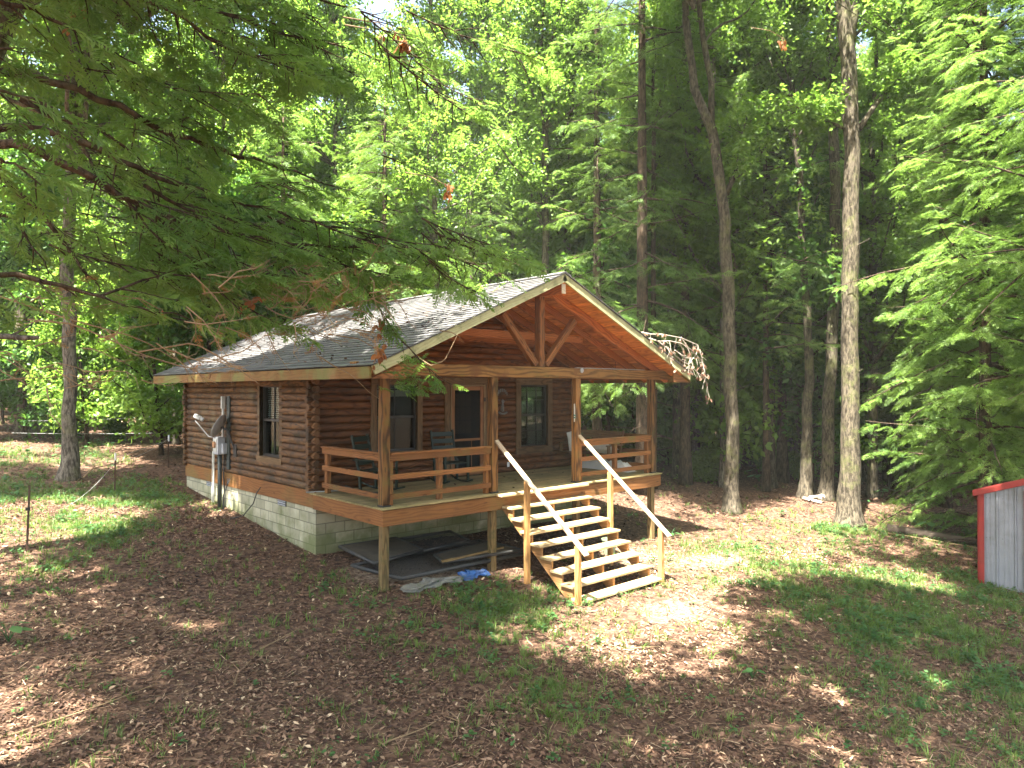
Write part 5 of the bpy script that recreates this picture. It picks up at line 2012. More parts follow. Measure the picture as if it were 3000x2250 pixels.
named_broadleaf('pale leaning stem, left one of the slanting pair behind the thickest tree', [(1852, 1030, 14), (1861, 660, 12), (1881, 500, 12), (1897, 400, 11), (1921, 300, 10), (1961, 192, 9), (2025, 80, 7), (2057, 0, 6)], 27.5, 9, 3.0, 16, 105, 'bark_pale', up=4)
named_broadleaf('pale leaning stem, right one of the slanting pair behind the thickest tree', [(1868, 1030, 14), (1880, 600, 12), (1893, 500, 12), (1929, 380, 11), (1961, 292, 10), (1993, 200, 9), (2025, 108, 8), (2073, 24, 6)], 28.5, 9, 3.0, 16, 106, 'bark_pale', up=4)
named_broadleaf('dark thin straight tree left of the slender leaning one', [(1728, 1000, 13), (1723, 800, 12), (1709, 540, 12), (1699, 320, 9), (1695, 200, 7)], 29, 9, 2.6, 14, 107, 'bark_brown', up=4)
named_broadleaf('grey tree with a sunlit trunk on the left lawn', [(146, 1036, 36), (150, 940, 27), (153, 860, 27), (153, 806, 26), (148, 700, 22), (146, 600, 20), (152, 400, 20), (163, 200, 19), (167, 60, 18)], kd(146, 1036), 7.5, 4.0, 34, 108, 'bark_pale', up=6)
named_broadleaf('thick mossy tree at the back left beyond the wires', [(60, 936, 36), (56, 841, 31), (49, 700, 24), (40, 560, 22), (34, 300, 20)], kd(60, 936), 9, 3.6, 20, 109, 'bark_grey', up=6, low=2)
named_broadleaf('dark trunk leaning left behind the fence wires', [(352, 957, 22), (331, 895, 17), (313, 806, 15), (302, 745, 14), (296, 600, 13), (300, 350, 11)], kd(352, 957), 7, 3.0, 18, 110, 'bark_dark', up=5)
named_broadleaf('slim pale tree just behind the rear cabin corner', [(379, 960, 11), (377, 800, 10), (380, 600, 9), (384, 380, 7)], kd(379, 960), 7, 2.4, 14, 111, 'bark_pale', up=4)
for k, (lab, spec, Z) in enumerate((
        ('pale curving trunk rising above the middle of the cabin roof', [(942, 1000, 14), (942, 600, 13), (940, 380, 12), (946, 240, 11), (938, 160, 10), (934, 40, 9)], 26),
        ('grey straight trunk rising just left of the roof ridge', [(1180, 980, 17), (1178, 500, 16), (1176, 192, 15), (1168, 110, 14), (1144, 0, 12)], 25),
        ('rough brown trunk rising above the roof ridge', [(1228, 980, 17), (1226, 500, 16), (1232, 250, 15), (1240, 140, 14), (1250, 40, 12)], 26.5),
        ('slim leaning trunk crossing behind the middle of the roof', [(1112, 980, 10), (1106, 400, 9), (1100, 172, 8), (1070, 110, 7), (1048, 60, 6)], 29),
        ('pale short-looking trunk above the left roof slope', [(726, 985, 13), (726, 500, 12), (724, 260, 11), (722, 120, 9)], 28),
        ('grey trunk seen through the upper left branches', [(490, 975, 17), (488, 500, 16), (485, 155, 14), (480, 40, 11)], 27),
        ('pale trunk tilting right above the left branches', [(690, 975, 13), (672, 330, 12), (658, 245, 11), (640, 100, 9)], 30),
        ('thin grey trunk between two pale ones in the middle distance', [(1018, 980, 10), (1018, 400, 9), (1016, 190, 8), (1020, 60, 7)], 32))):
    named_broadleaf(lab, spec, Z, 6.5 + (k % 3), 3.4, 24, 120 + k, ('bark_pale', 'bark_grey', 'bark_brown')[k % 3], ('leaf_yellow', 'leaf', 'leaf_yellow')[k % 3], up=4, twigs=7)

# hemlocks with their own trunks
def named_hemlock(label, u, v, Z, H, h0, R, seed, nb=60, leaf='hemlock', r0=.17, lean=(0, 0), fl=.4, step=.2, kinds=None, h1=None, az=None):
    rgen = np.random.default_rng(seed)
    p = at(u, v, Z)
    base = (p[0], p[1], gz(p[0], p[1]))
    return plant('hemlock_tree', label, 'tree', None, hemlock((0, 0, 0), H, h0, R, rgen, M[leaf], nb, r0, lean, step, fl, 10, kinds, az, False, h1), base)


named_hemlock('dark-trunked hemlock behind the right end of the cabin', 1388, 990, 22.5, 24, 4.4, 3.0, 201, 85, r0=.20)
named_hemlock('feathery light hemlock spreading over the roof ridge', 1290, 990, 24.5, 22, 2.8, 3.2, 202, 190, 'hemlock_light')
named_hemlock('low light hemlock filling the gap right of the roof', 1480, 985, 25, 22, 3.6, 3.2, 203, 170, 'hemlock_light')
named_hemlock('dark hemlock trunk, left one of the dark group right of the cabin', 1660, 1022, 29, 15, 5.5, 2.8, 204, 34, r0=.16)
named_hemlock('dark hemlock trunk, right one of the dark group right of the cabin', 1695, 1002, 32, 15, 5.5, 2.8, 205, 34, r0=.17)
named_hemlock('dark hemlock leaning right with bare lower limbs', 1515, 1002, 31, 14, 5.6, 2.8, 206, 34, r0=.18, lean=(1.6, 0))
named_hemlock('dark straight hemlock seen just right of the last porch post', 1442, 992, 32, 15, 5.2, 2.8, 207, 34, r0=.15)
named_hemlock('light feathery hemlock between the forked tree and the slender tree', 1655, 1010, 24.5, 20, 4.4, 2.8, 208, 130, 'hemlock_light', r0=.10)
named_hemlock('spreading light hemlock reaching out in front of the thickest trees', 2130, 1085, 18.4, 24, .7, 3.5, 209, 330, 'hemlock_light', r0=.15, fl=.36, step=.17, kinds=FRFINE)
named_hemlock('dense hemlock behind the metal shed', 2255, 1060, 19.2, 22, .6, 3.6, 210, 320, 'hemlock_light', r0=.16, fl=.36, step=.17, kinds=FRFINE)
named_hemlock('tall dark hemlock at the right edge beyond the shed', 2400, 1050, 15.5, 18, 4.2, 4.0, 211, 200, 'hemlock_light', r0=.2, fl=.38, step=.18, kinds=FRFINE)
named_hemlock('hemlock in the shade behind the spreading light one', 2040, 1020, 24, 22, .8, 3.4, 212, 280, 'hemlock_light')
named_hemlock('dark hemlock in the far middle behind the cabin roof', 830, 985, 25, 13, 2.6, 3.2, 213, 110, 'hemlock')
named_hemlock('dark hemlock behind the cabin between pale trunks', 1060, 985, 26, 10, 2.6, 3.0, 214, 110, 'hemlock')
named_hemlock('hemlock with sweeping limbs at the rear left of the cabin', 440, 975, 27, 12, 2.2, 3.2, 215, 110, 'hemlock')
named_hemlock('hemlock standing behind the roof slope on the left', 610, 980, 24, 12, 3.0, 3.0, 216, 110, 'hemlock_light')


named_hemlock('light hemlock filling the gap right of the thickest trunk', 1935, 1010, 27, 22, 1.5, 3.0, 217, 240, 'hemlock_light')
named_hemlock('blue-green pine behind the slender leaning tree', 1690, 1005, 27, 20, 6.0, 2.6, 218, 130, 'pine')

# ---------------------------------------------------------------- forest fill: a few kinds, copied
def proto(kind, seed):
    rgen = np.random.default_rng(seed)
    if kind == 'tall':
        H = rgen.uniform(14, 20)
        path = [(0, 0, -.2), (rgen.normal(0, .15), rgen.normal(0, .15), H * .35), (rgen.normal(0, .4), rgen.normal(0, .4), H * .7), (rgen.normal(0, .6), rgen.normal(0, .6), H)]
        return broadleaf(path, [.17, .14, .10, .03], 4.4, 4.0, 36, rgen, CL, M[('bark_grey', 'bark_pale')[seed % 2]], M[('leaf', 'leaf_yellow')[seed % 2]], 7, low=2, cscale=1.05)
    if kind == 'under':
        H = rgen.uniform(5.5, 9.5)
        path = [(0, 0, -.1), (rgen.normal(0, .2), rgen.normal(0, .2), H * .5), (rgen.normal(0, .5), rgen.normal(0, .5), H)]
        return broadleaf(path, [.06, .045, .015], .5, 2.2, 32, rgen, CL, M['bark_brown'], M[('leaf_yellow', 'leaf_deep')[seed % 2]], 6)
    if kind == 'shrub':
        H = rgen.uniform(.9, 1.7)
        path = [(0, 0, -.1), (rgen.normal(0, .1), rgen.normal(0, .1), H * .5), (rgen.normal(0, .2), rgen.normal(0, .2), H)]
        return broadleaf(path, [.018, .014, .006], .12, .9, 14, rgen, CL, M['bark_brown'], M[('leaf', 'leaf_deep')[seed % 2]], 4, cscale=.8)
    if kind == 'pole':
        H = rgen.uniform(17, 21)
        b = rgen.normal(0, .5, 2)
        path = [(0, 0, -.2), (b[0] * .2, b[1] * .2, H * .3), (b[0] * .7, b[1] * .7, H * .65), (b[0], b[1], H)]
        return broadleaf(path, [.115, .10, .08, .03], 8.5, 2.6, 16, rgen, CL, M[('bark_grey', 'bark_pale', 'bark_brown')[seed % 3]], M[('leaf', 'leaf_yellow')[seed % 2]], 6)
    if kind == 'hemlock':
        return hemlock((0, 0, 0), rgen.uniform(12, 18), 2.0, 3.0, rgen, M[('hemlock', 'hemlock_light')[seed % 2]], 95, .15, (0, 0), .21, .46, 8)
    if kind == 'pine':
        return hemlock((0, 0, 0), rgen.uniform(12, 16), 4.0, 2.4, rgen, M['pine'], 48, .14, (0, 0), .22, .5, 8)


PROTO = {k: [] for k in ('tall', 'under', 'hemlock', 'pine', 'shrub', 'pole')}
KLAB = {'tall': ('broadleaf_tree', 'slim broadleaf tree among many alike in the woods behind the cabin', 'tall broadleaf trees of the woods'),
        'under': ('young_tree', 'small leafy understorey tree among many alike in the woods', 'understorey trees of the woods'),
        'hemlock': ('hemlock_tree', 'hemlock among many alike in the woods behind the cabin', 'hemlocks of the woods'),
        'shrub': ('shrub', 'low leafy shrub among many alike on the woodland floor', 'shrubs of the woodland floor'),
        'pole': ('broadleaf_tree', 'thin bare-stemmed tree among many alike rising through the woods', 'thin bare-stemmed trees of the woods'),
        'pine': ('pine_tree', 'blue-green pine among the broadleaf trees of the woods', 'pines of the woods')}
for k, n in (('tall', 6), ('under', 5), ('hemlock', 4), ('pine', 1), ('shrub', 4), ('pole', 5)):
    for i in range(n): PROTO[k].append([proto(k, 300 + 17 * i + len(k) + (7 if k in ('shrub', 'pole') else 0)), None])
rgf = np.random.default_rng(42)


def put(kind, x, y, s=1.0):
    lst = PROTO[kind]
    e = lst[rgf.integers(0, len(lst))]
    nm, lab, grp = KLAB[kind]
    if e[1] is None:
        e[1] = plant(nm, lab, 'tree', grp, e[0], (0, 0, 0))
        o = e[1]
    else:
        o = copy_tree(e[1])
    o.location = (x, y, gz(x, y))
    o.rotation_euler = (0, 0, rgf.uniform(0, 2 * PI))
    o.scale = (s, s, s * rgf.uniform(.92, 1.1))
    return o


placed = [tuple(o.location[:2]) for o in COL.objects if o.parent is None and o.get('category') == 'tree' and abs(o.location.x) + abs(o.location.y) > .01]


def fill(kind, n, z0, z1, dmin, u0=-120, u1=2330, s=(.85, 1.15), avoid=None):
    c = tries = 0
    while c < n and tries < n * 60:
        tries += 1
        Zd = math.sqrt(rgf.uniform(z0 ** 2, z1 ** 2))
        u = rgf.uniform(u0, u1)
        p = at(u, 900, Zd)
        x, y = p[0], p[1]
        if -3.5 < x < 11 and y < 13.5: continue
        if avoid and avoid(u, Zd): continue
        if any((x - a) ** 2 + (y - b) ** 2 < dmin ** 2 for a, b in placed): continue
        placed.append((x, y))
        put(kind, x, y, rgf.uniform(*s))
        c += 1


dark = lambda u, Zd: 1430 < u < 1720 and Zd < 34
fill('under', 7, 23.5, 32, 1.2, -60, 460, s=(.7, 1.2), avoid=lambda u, Zd: rgf.uniform() < .0)
fill('under', 12, 22.0, 27, 1.3, 420, 1260, s=(1.1, 1.6))
fill('under', 9, 25.0, 33, 1.4, 1560, 1960, s=(1.2, 1.7))
fill('under', 8, 26.0, 34, 1.4, 1280, 1500, s=(1.3, 1.8))
fill('under', 40, 23.5, 36, 1.7, avoid=dark)
fill('hemlock', 4, 28, 40, 2.6, avoid=dark)
fill('pole', 30, 22.5, 40, 1.1, 380, 1760)
fill('pole', 12, 23, 40, 1.1, 1760, 2212)
fill('tall', 9, 25, 40, 1.6, 1830, 2010)
fill('tall', 12, 24, 34, 1.3, 1430, 1730, s=(1.1, 1.25))
fill('shrub', 18, 23, 40, .9, -80, 480, s=(.5, 1.0))
fill('shrub', 22, 25, 42, .9, 1300, 1980, s=(.6, 1.1))
fill('pine', 5, 28, 44, 2.6, 1600, 1900)
fill('tall', 40, 24.5, 42, 2.2, avoid=dark)
fill('tall', 52, 40, 64, 2.4)
fill('under', 40, 34, 56, 1.9, s=(.9, 1.5), avoid=dark)
fill('hemlock', 8, 44, 62, 2.8)

# the far wood that reads as one mass
rgw = np.random.default_rng(77)
n = 15000
ang = rgw.uniform(-.80, .80, n) + YAW
rr = rgw.uniform(64, 96, n)
px, py = CAM[0] + np.cos(ang) * rr, CAM[1] + np.sin(ang) * rr
hgt = 19 * (.55 + .45 * fbm(px * 1.0, py * 1.0, 9, 3)) * rgw.uniform(0, 1, n) ** .85
pos = np.stack([px, py, ground(px, py) + hgt + .2], -1)
V4 = [leaf_cluster(rgw, 12, 1.0, .42, .34) for _ in range(3)]
tone = np.clip(.5 + (vnoise(px + hgt, py - hgt, 3.0, 3) - .5) * .9, 0, 1)
me = leaves_mesh('far_woods', V4, pos, rot_z_tilt(n, rgw, .5), rgw.uniform(.8, 1.4, n), M['leaf'], rgw, tone)
tag(link('far_woods', me), 'far green woodland closing the view behind the trees', 'woodland', kind='stuff')

# ---------------------------------------------------------------- the near hemlock whose limbs sweep in from the left
rgh = np.random.default_rng(9)
tb_ = CAM + FW * 5.4 + RT * -5.0
nh = thing('hemlock_tree', 'near hemlock whose long dark limbs sweep in from the left edge', 'tree', (tb_[0], tb_[1], gz(tb_[0], tb_[1])))
mbt = MB()
mbt.tube([(tb_[0] + .02 * i, tb_[1] + .03 * i, gz(tb_[0], tb_[1]) - .2 + 1.5 * i) for i in range(12)], [.30, .25, .23, .21, .19, .17, .15, .13, .10, .07, .05, .02], 14, wob=.05)
FN, FD = [], []


def zoom(pts):   # survey marks of the limbs: (u, v, depth)
    return np.array([at(.4446 * a, .4446 * b, Zd) for a, b, Zd in pts])


LIMBS = [
    ([(-330, 260, 5.4), (0, 340, 5.5), (120, 370, 5.6), (300, 410, 5.7), (480, 480, 5.9), (640, 560, 6.1), (800, 630, 6.3), (960, 690, 6.6), (1150, 760, 6.9), (1320, 800, 7.2), (1480, 850, 7.5), (1700, 930, 7.9)], .034, .9),
    ([(-330, 640, 5.2), (0, 625, 5.3), (230, 625, 5.4), (330, 650, 5.5), (500, 730, 5.7), (640, 800, 5.9), (760, 870, 6.1), (950, 920, 6.4), (1080, 960, 6.7), (1300, 1010, 7.0), (1560, 1090, 7.4)], .030, .9),
    ([(-330, 700, 5.0), (0, 700, 5.1), (100, 695, 5.1), (230, 745, 5.2), (350, 830, 5.3), (470, 880, 5.5), (600, 960, 5.7), (720, 1010, 5.9), (850, 1060, 6.1), (1050, 1110, 6.5), (1200, 1140, 6.8), (1440, 1190, 7.2), (1700, 1200, 7.6), (1960, 1240, 8.0)], .032, 1.0),
    ([(100, 480, 6.0), (250, 560, 6.1), (480, 630, 6.2), (620, 720, 6.3), (740, 830, 6.4)], .024, .6),
    ([(-60, 820, 5.6), (60, 900, 5.6), (180, 1020, 5.7), (300, 1170, 5.8), (400, 1290, 5.9), (500, 1440, 6.0)], .028, .6),
    ([(-330, 1290, 4.8), (0, 1330, 4.9), (120, 1340, 5.0), (300, 1390, 5.1), (480, 1440, 5.3), (700, 1510, 5.5), (900, 1540, 5.8)], .022, .5),
    ([(-200, 1000, 5.8), (60, 1050, 5.9), (150, 1180, 5.9), (240, 1340, 6.0)], .02, .5),
    ([(330, 640, 5.6), (420, 740, 5.6), (480, 880, 5.7), (485, 960, 5.7)], .022, .3),
    ([(1040, 1110, 6.5), (1110, 1170, 6.6), (1160, 1280, 6.6)], .012, .4),
    ([(700, 900, 6.2), (900, 1010, 6.5), (1200, 1080, 7.0), (1420, 1200, 7.3)], .016, .7),
    # upper limbs making the dark mass at the top
    ([(-300, -350, 5.6), (200, -260, 5.8), (600, -150, 6.2), (900, 0, 6.6), (1150, 90, 7.0), (1400, 170, 7.4), (1650, 230, 7.7), (1850, 300, 8.0)], .03, 1.25),
    ([(-300, -250, 5.2), (200, -150, 5.4), (550, -60, 5.6), (850, 60, 5.9), (1000, 170, 6.1), (1150, 260, 6.4), (1350, 300, 6.8), (1560, 390, 7.1)], .028, 1.2),
    ([(-300, -550, 6.2), (400, -420, 6.5), (900, -250, 7.0), (1300, -90, 7.5), (1600, 10, 7.9), (1850, 90, 8.3), (1990, 170, 8.6)], .03, 1.3),
    ([(-200, -80, 5.0), (100, 30, 5.2), (330, 130, 5.4), (560, 250, 5.6), (700, 330, 5.8)], .02, .5),
    ([(-300, 120, 5.0), (-60, 230, 5.0), (80, 260, 5.1), (200, 250, 5.2)], .012, .4),
    ([(-200, 430, 4.2), (-20, 440, 4.2), (120, 470, 4.3), (240, 510, 4.4), (330, 570, 4.5)], .012, .34),
    ([(-200, 740, 4.2), (-20, 760, 4.2), (80, 810, 4.3), (200, 900, 4.4)], .012, .34),
    # limbs drooping in front of the roof and to the porch post
    ([(1300, 1050, 7.4), (1520, 1160, 7.8), (1720, 1330, 8.1), (1850, 1500, 8.3), (1960, 1680, 8.5), (2080, 1790, 8.6), (2180, 1860, 8.6)], .012, .36),
    ([(1560, 1090, 7.4), (1800, 1120, 7.8), (2000, 1200, 8.2), (2150, 1240, 8.6), (2320, 1280, 9.0)], .012, .6),
    ([(1440, 1190, 7.2), (1650, 1290, 7.5), (1850, 1330, 7.8), (2050, 1370, 8.1)], .01, .5),
    ([(720, 1010, 5.9), (900, 1180, 6.2), (1100, 1290, 6.5), (1350, 1340, 6.8), (1600, 1400, 7.1)], .012, .55),
    ([(480, 1440, 5.3), (760, 1330, 5.8), (1000, 1350, 6.2), (1200, 1310, 6.6)], .010, .45),
    ([(600, 960, 5.7), (760, 1150, 5.9), (900, 1240, 6.1), (1050, 1300, 6.3)], .010, .45)]
for i, (pts, r, lm) in enumerate(LIMBS):
    c = polyline(zoom(pts), len(pts) * 2)
    c[1:-1] += rgh.normal(0, .012, (len(c) - 2, 3))
    bare = .35 if i in (4, 5, 6, 7, 8) else (.12 if i in (0, 1, 2) else .02)
    st_ = .38 if i in (0, 1) else (.25 if i in (2, 3) else .05)
    r *= 1.12
    spray_limb(c, r, mbt, FN, rgh, .17 if i < 10 else .115, lm * .68, st_, .27, .12, True, bare, i >= 10)
# lighter branchlets layered between the big limbs
for k in range(60):
    u0, v0 = rgh.uniform(60, 960), rgh.uniform(330, 640)
    if k > 44: u0, v0 = rgh.uniform(20, 300), rgh.uniform(60, 620)
    if 30 < k < 45: u0, v0 = rgh.uniform(380, 880), rgh.uniform(-20, 190)
    if v0 > 560 and u0 > 760: continue
    Zd = rgh.uniform(5.8, 8.6) + u0 * .0012
    d0 = norm(RT * rgh.uniform(.5, 1.0) + FW * rgh.normal(.15, .5) - UP * rgh.uniform(.05, .5))
    c = limb_curve(at(u0, v0, Zd), math.atan2(d0[1], d0[0]), math.asin(d0[2]), rgh.uniform(.7, 1.5), 6, rgh, .12, .03)
    spray_limb(c, .009, mbt, FN, rgh, .08, .42, .04, .25, .12, True, .03, k > 30 and k < 45)
# finger-like sprays at the porch post
for k in range(46):
    p = at(rgh.uniform(815, 930), rgh.uniform(770, 850), 8.5)
    d = norm(np.array([.8, -.35, rgh.uniform(-.55, .05)]) + rgh.normal(0, .25, 3))
    FN.append((p, d, rgh.uniform(.14, .24)))
# crown above the picture, coarse; it shades the clearing
for k in range(90):
    z = rgh.uniform(6.5, 14.5)
    p = np.array([tb_[0] + .2, tb_[1] + .3, z])
    L = 5.2 * (1 - (z - 5) / 13) * rgh.uniform(.7, 1.1) + .5
    c = limb_curve(p, rgh.uniform(0, 2 * PI), rgh.uniform(.0, .3), L, 6, rgh, .1, .07)
    spray_limb(c, .03, mbt, FD, rgh, .18, 1.2, .15, .5, .1, False)
FD = [f for f in FD if not (lambda q: -150 < q[0] < 2350 and q[1] > -30 and q[2] > 0)(cam_uvz(f[0]))]
o = link('trunk', mbt.mesh('trunk', M['bark_brown'], True), nh)
fp_ = np.array([f[0] for f in FN])
tq = (fp_[:, 2] - ground(fp_[:, 0], fp_[:, 1])) / SUN[2]
sh_ = in_poly(fp_[:, 0] - SUN[0] * tq, fp_[:, 1] - SUN[1] * tq, GAPS[0]) & (rgh.uniform(size=len(FN)) < .75)
tq = (fp_[:, 2] - 3.5) / SUN[2]
sh_ |= in_poly(fp_[:, 0] - SUN[0] * tq, fp_[:, 1] - SUN[1] * tq, ROOFGAP) & (fp_[:, 2] > 3.5) & (rgh.uniform(size=len(FN)) < .8)
FN = [f for f, k in zip(FN, sh_) if not k]
o = link('crown', spray_mesh(FN, FRNEAR, M['hemlock_near'], rgh, False), nh)
o = link('crown', spray_mesh(FD, FR, M['hemlock'], rgh, True), nh)
print('near sprays', len(FN), len(FD))
# bare dead twigs and rusty sprays between the lower limbs
mt = MB()
FB = []
for k in range(95):
    if k < 55: p = at(rgh.uniform(470, 840), rgh.uniform(560, 720), rgh.uniform(6.2, 7.6))
    else: p = at(rgh.uniform(-20, 480), rgh.uniform(590, 840), rgh.uniform(5.0, 6.2))
    a = rgh.uniform(-1.2, 1.2)
    d0 = norm(RT * math.cos(a) + UP * (math.sin(a) * .6 - .25) + FW * rgh.normal(0, .4))
    c = [p]
    for i in range(5):
        d0 = norm(d0 + rgh.normal(0, .28, 3))
        c.append(c[-1] + d0 * rgh.uniform(.05, .14))
    mt.tube([tuple(q) for q in c], list(np.linspace(.0055, .0015, 6)), 4, False)
    for j in range(4):
        q = c[1 + j]
        d1 = norm(d0 + rgh.normal(0, .8, 3))
        mt.tube([tuple(q), tuple(q + d1 * .07), tuple(q + d1 * .14 + rgh.normal(0, .02, 3))], [.003, .002, .001], 3, False)
        if rgh.uniform() < .22: FB.append((q, d1, rgh.uniform(.10, .18)))
for pts in ([(60, 690), (160, 700), (320, 770), (420, 800), (520, 790)], [(0, 640), (150, 690), (300, 730), (470, 830)], [(300, 760), (420, 740), (520, 800), (560, 830)], [(690, 770), (720, 790), (760, 810), (800, 850), (820, 862)], [(640, 620), (720, 650), (790, 690), (830, 760)],
            [(600, 700), (680, 720), (740, 745)], [(900, 770), (930, 790), (960, 780), (990, 720)]):
    Zd = 6.0 if pts[0][0] < 400 else 7.8
    c = polyline([at(u, v, Zd + .001 * u) for u, v in pts], 12)
    mt.tube([tuple(q) for q in c], list(np.linspace(.009, .003, 12)), 5, False)
o = link('dead_twigs', mt.mesh('dead_twigs', M['stick'], True), nh)
if FB: o = link('dead_sprays', spray_mesh(FB, FRFINE, M['dead_needle'], rgh, False, 'dead_sprays'), nh)
mt = MB()
mt.tube([tuple(at(u, v, 5.2)) for u, v in ((-40, 726), (20, 727), (50, 730), (82, 729))], [.020, .022, .02, .016], 8)
mt.tube([tuple(at(u, v, 5.2)) for u, v in ((25, 724), (50, 712), (70, 700))], [.008, .006, .004], 6)
link('broken_limb', mt.mesh('broken_limb', M['bark_pale'], True), nh)['label'] = 'pale broken limb stub at the left edge'
for u, v, Zd, sz, lab in ((541, 662, 7.2, .13, 'rust-brown dead leaf clump hanging above the roof'), (345, 678, 6.3, .10, 'pair of bright orange dead leaves on a bare twig'), (822, 702, 8.2, .12, 'pale curled leaf clump hanging before the shingles'),
                      (820, 768, 8.4, .15, 'largest orange-brown leaf clump at the roof corner'), (838, 742, 8.4, .10, 'small yellow-brown leaf hanging above the roof corner'), (872, 92, 7.6, .16, 'big brown leaf clump in the dark upper branches'),
                      (826, 88, 7.6, .10, 'narrow brown leaf clump in the dark upper branches'), (968, 412, 8.6, .13, 'dark rusty leaf clump left of the roof peak'), (166, 24, 8.0, .16, 'reddish leaf clump at the top of left trunk'), (1690, 88, 15.5, .17, 'red-brown leaf clump high between the right trunks'),
                      (993, 732, 10.0, .07, 'tiny curled leaf in front of the gable wall')):
    p = at(u, v, Zd)
    sz *= .8
    pts = [tuple(p + np.array([random.gauss(0, sz * .35), random.gauss(0, sz * .35), random.gauss(0, sz * .55)])) for _ in range(6 if sz > .09 else 1)]
    o = thing('dead_leaf_clump', lab, 'dead leaves', tuple(p), 'dead leaves caught in the branches')
    leaf_patch(pts, sz * .8, M['dead_leaf'], 'leaves', o, True, int(u))
    mb = MB()
    top_ = p + np.array([0, 0, sz * .5])
    mb.tube([tuple(top_ - RT * sz * 5 + UP * sz * 1.6), tuple(top_ - RT * sz * 2 + UP * sz * 1.1), tuple(top_), tuple(p - np.array([0, 0, sz * .6]))], [.008, .006, .004, .002], 5)
    for q in pts: mb.tube([tuple(top_), tuple(np.array(q) * .5 + top_ * .5 + np.array([0, 0, .02])), q], [.003, .002, .0015], 3, False)
    mb.build('twig', M['stick'], o)
    if False: tag(o, lab, 'dead leaves', 'dead leaves caught in the branches')

# ---------------------------------------------------------------- unseen trees added beside and behind the viewer to shade the clearing and roof
def shade_tree(label, x, y, H, z0, z1, R, n, seed, off=(0, 0)):
    rgen = np.random.default_rng(seed)
    mb = MB()
    g = gz(x, y)
    mb.tube([(x, y, g - .2), (x + off[0] * .3, y + off[1] * .3, g + H * .4), (x + off[0], y + off[1], g + H)], [.26, .2, .06], 10)
    cl = []
    for k in range(n):
        z = rgen.uniform(z0, z1)
        f = (z - z0) / (z1 - z0)
        p = np.array([x + off[0] * .8, y + off[1] * .8, z - 1.2])
        L = R * math.sin(PI * (.25 + .65 * f)) * rgen.uniform(.5, 1.1)
        c = limb_curve(p, rgen.uniform(0, 2 * PI), rgen.uniform(.05, .5), L, 6, rgen, .3)
        if lit_gap(c[1:]).mean() > .5: continue
        mb.tube([tuple(q) for q in c], list(np.linspace(.07, .012, 7)), 5, False)
        for j in range(7):
            q = c[int(rgen.uniform(.3, 1) * 6)]
            tw = limb_curve(q, rgen.uniform(0, 2 * PI), rgen.uniform(-.3, .6), L * rgen.uniform(.15, .4), 3, rgen, .3)
            for w in tw[1:]:
                for _ in range(2): cl.append(w + rgen.normal(0, .25, 3))
    cl = np.array(cl)
    u, v, zz = cam_uvz(cl)
    cl = cl[~((u > -100) & (u < 2310) & (v > -60) & (zz > 0))]
    m = len(cl)
    me = leaves_mesh('crown', CLBIG, cl, rot_z_tilt(m, rgen, .45), rgen.uniform(.9, 1.3, m), M['leaf'], rgen, None, True)
    t = thing('broadleaf_tree', label, 'tree', (x, y, g))
    link('trunk', mb.mesh('trunk', M['bark_grey'], True), t)
    link('crown', me, t)


shade_tree('unseen broadleaf tree left of the viewer, added to shade the clearing', -8.2, -7.5, 15, 8.0, 14.5, 6.5, 70, 501, (2.5, 1.5))
shade_tree('unseen broadleaf tree left of the cabin lawn, added to shade it', -8.2, 1.5, 16, 8.5, 14.5, 6.0, 70, 502, (3.2, .6))
shade_tree('unseen broadleaf tree far left beyond the fence, added for shade', -9.4, 10.0, 18, 10.5, 17.0, 6.2, 90, 508, (3.2, -.6))
shade_tree('unseen broadleaf tree behind the viewer, added to shade the foreground', .6, -12.6, 15, 8.0, 14.5, 7.0, 100, 503, (.3, 4.2))
shade_tree('unseen broadleaf tree right of the viewer, added to shade the right lawn', 4.6, -11.8, 16, 8.5, 15.0, 7.0, 105, 504, (-.6, 3.4))
shade_tree('unseen broadleaf tree beside the left lawn, added to shade the lower roof', -6.9, 4.6, 17, 9.2, 15.5, 6.0, 90, 505, (5.0, -1.2))

# unseen limbs added to the forked tree to shade ground beyond the cabin
ft = [o for o in COL.objects if o.get('label', '').startswith('big forked grey')][0]
rgen = np.random.default_rng(611)
mb = MB()
cl = []
for k in range(42):
    a = np.array([ft.location.x - 2.2, ft.location.y - .2, 12.2 + rgen.uniform(0, 3)])
    e = np.array([rgen.uniform(4.0, 10.5), rgen.uniform(-1.5, 4.0), rgen.uniform(13.2, 17.5)])
    c = polyline([a, a * .5 + e * .5 + np.array([0, 0, .8]), e], 7)
    c[1:-1] += rgen.normal(0, .15, (5, 3))
    mb.tube([tuple(q) for q in c], list(np.linspace(.07, .012, 7)), 6, False)
    for j in range(9):
        q = c[rgen.integers(2, 7)]
        tw = limb_curve(q, rgen.uniform(0, 2 * PI), rgen.uniform(-.3, .5), rgen.uniform(.5, 1.5), 3, rgen, .3)
        for w_ in tw[1:]:
            for _ in range(2): cl.append(w_ + rgen.normal(0, .22, 3))
cl = np.array(cl)
u, v, zz = cam_uvz(cl)
cl = cl[v < -20]
link('shade_limbs', mb.mesh('shade_limbs', M['bark_grey'], True), ft)
link('shade_foliage', leaves_mesh('shade_foliage', CLBIG, cl, rot_z_tilt(len(cl), rgen, .45), rgen.uniform(.9, 1.3, len(cl)), M['leaf'], rgen, None, True), ft)

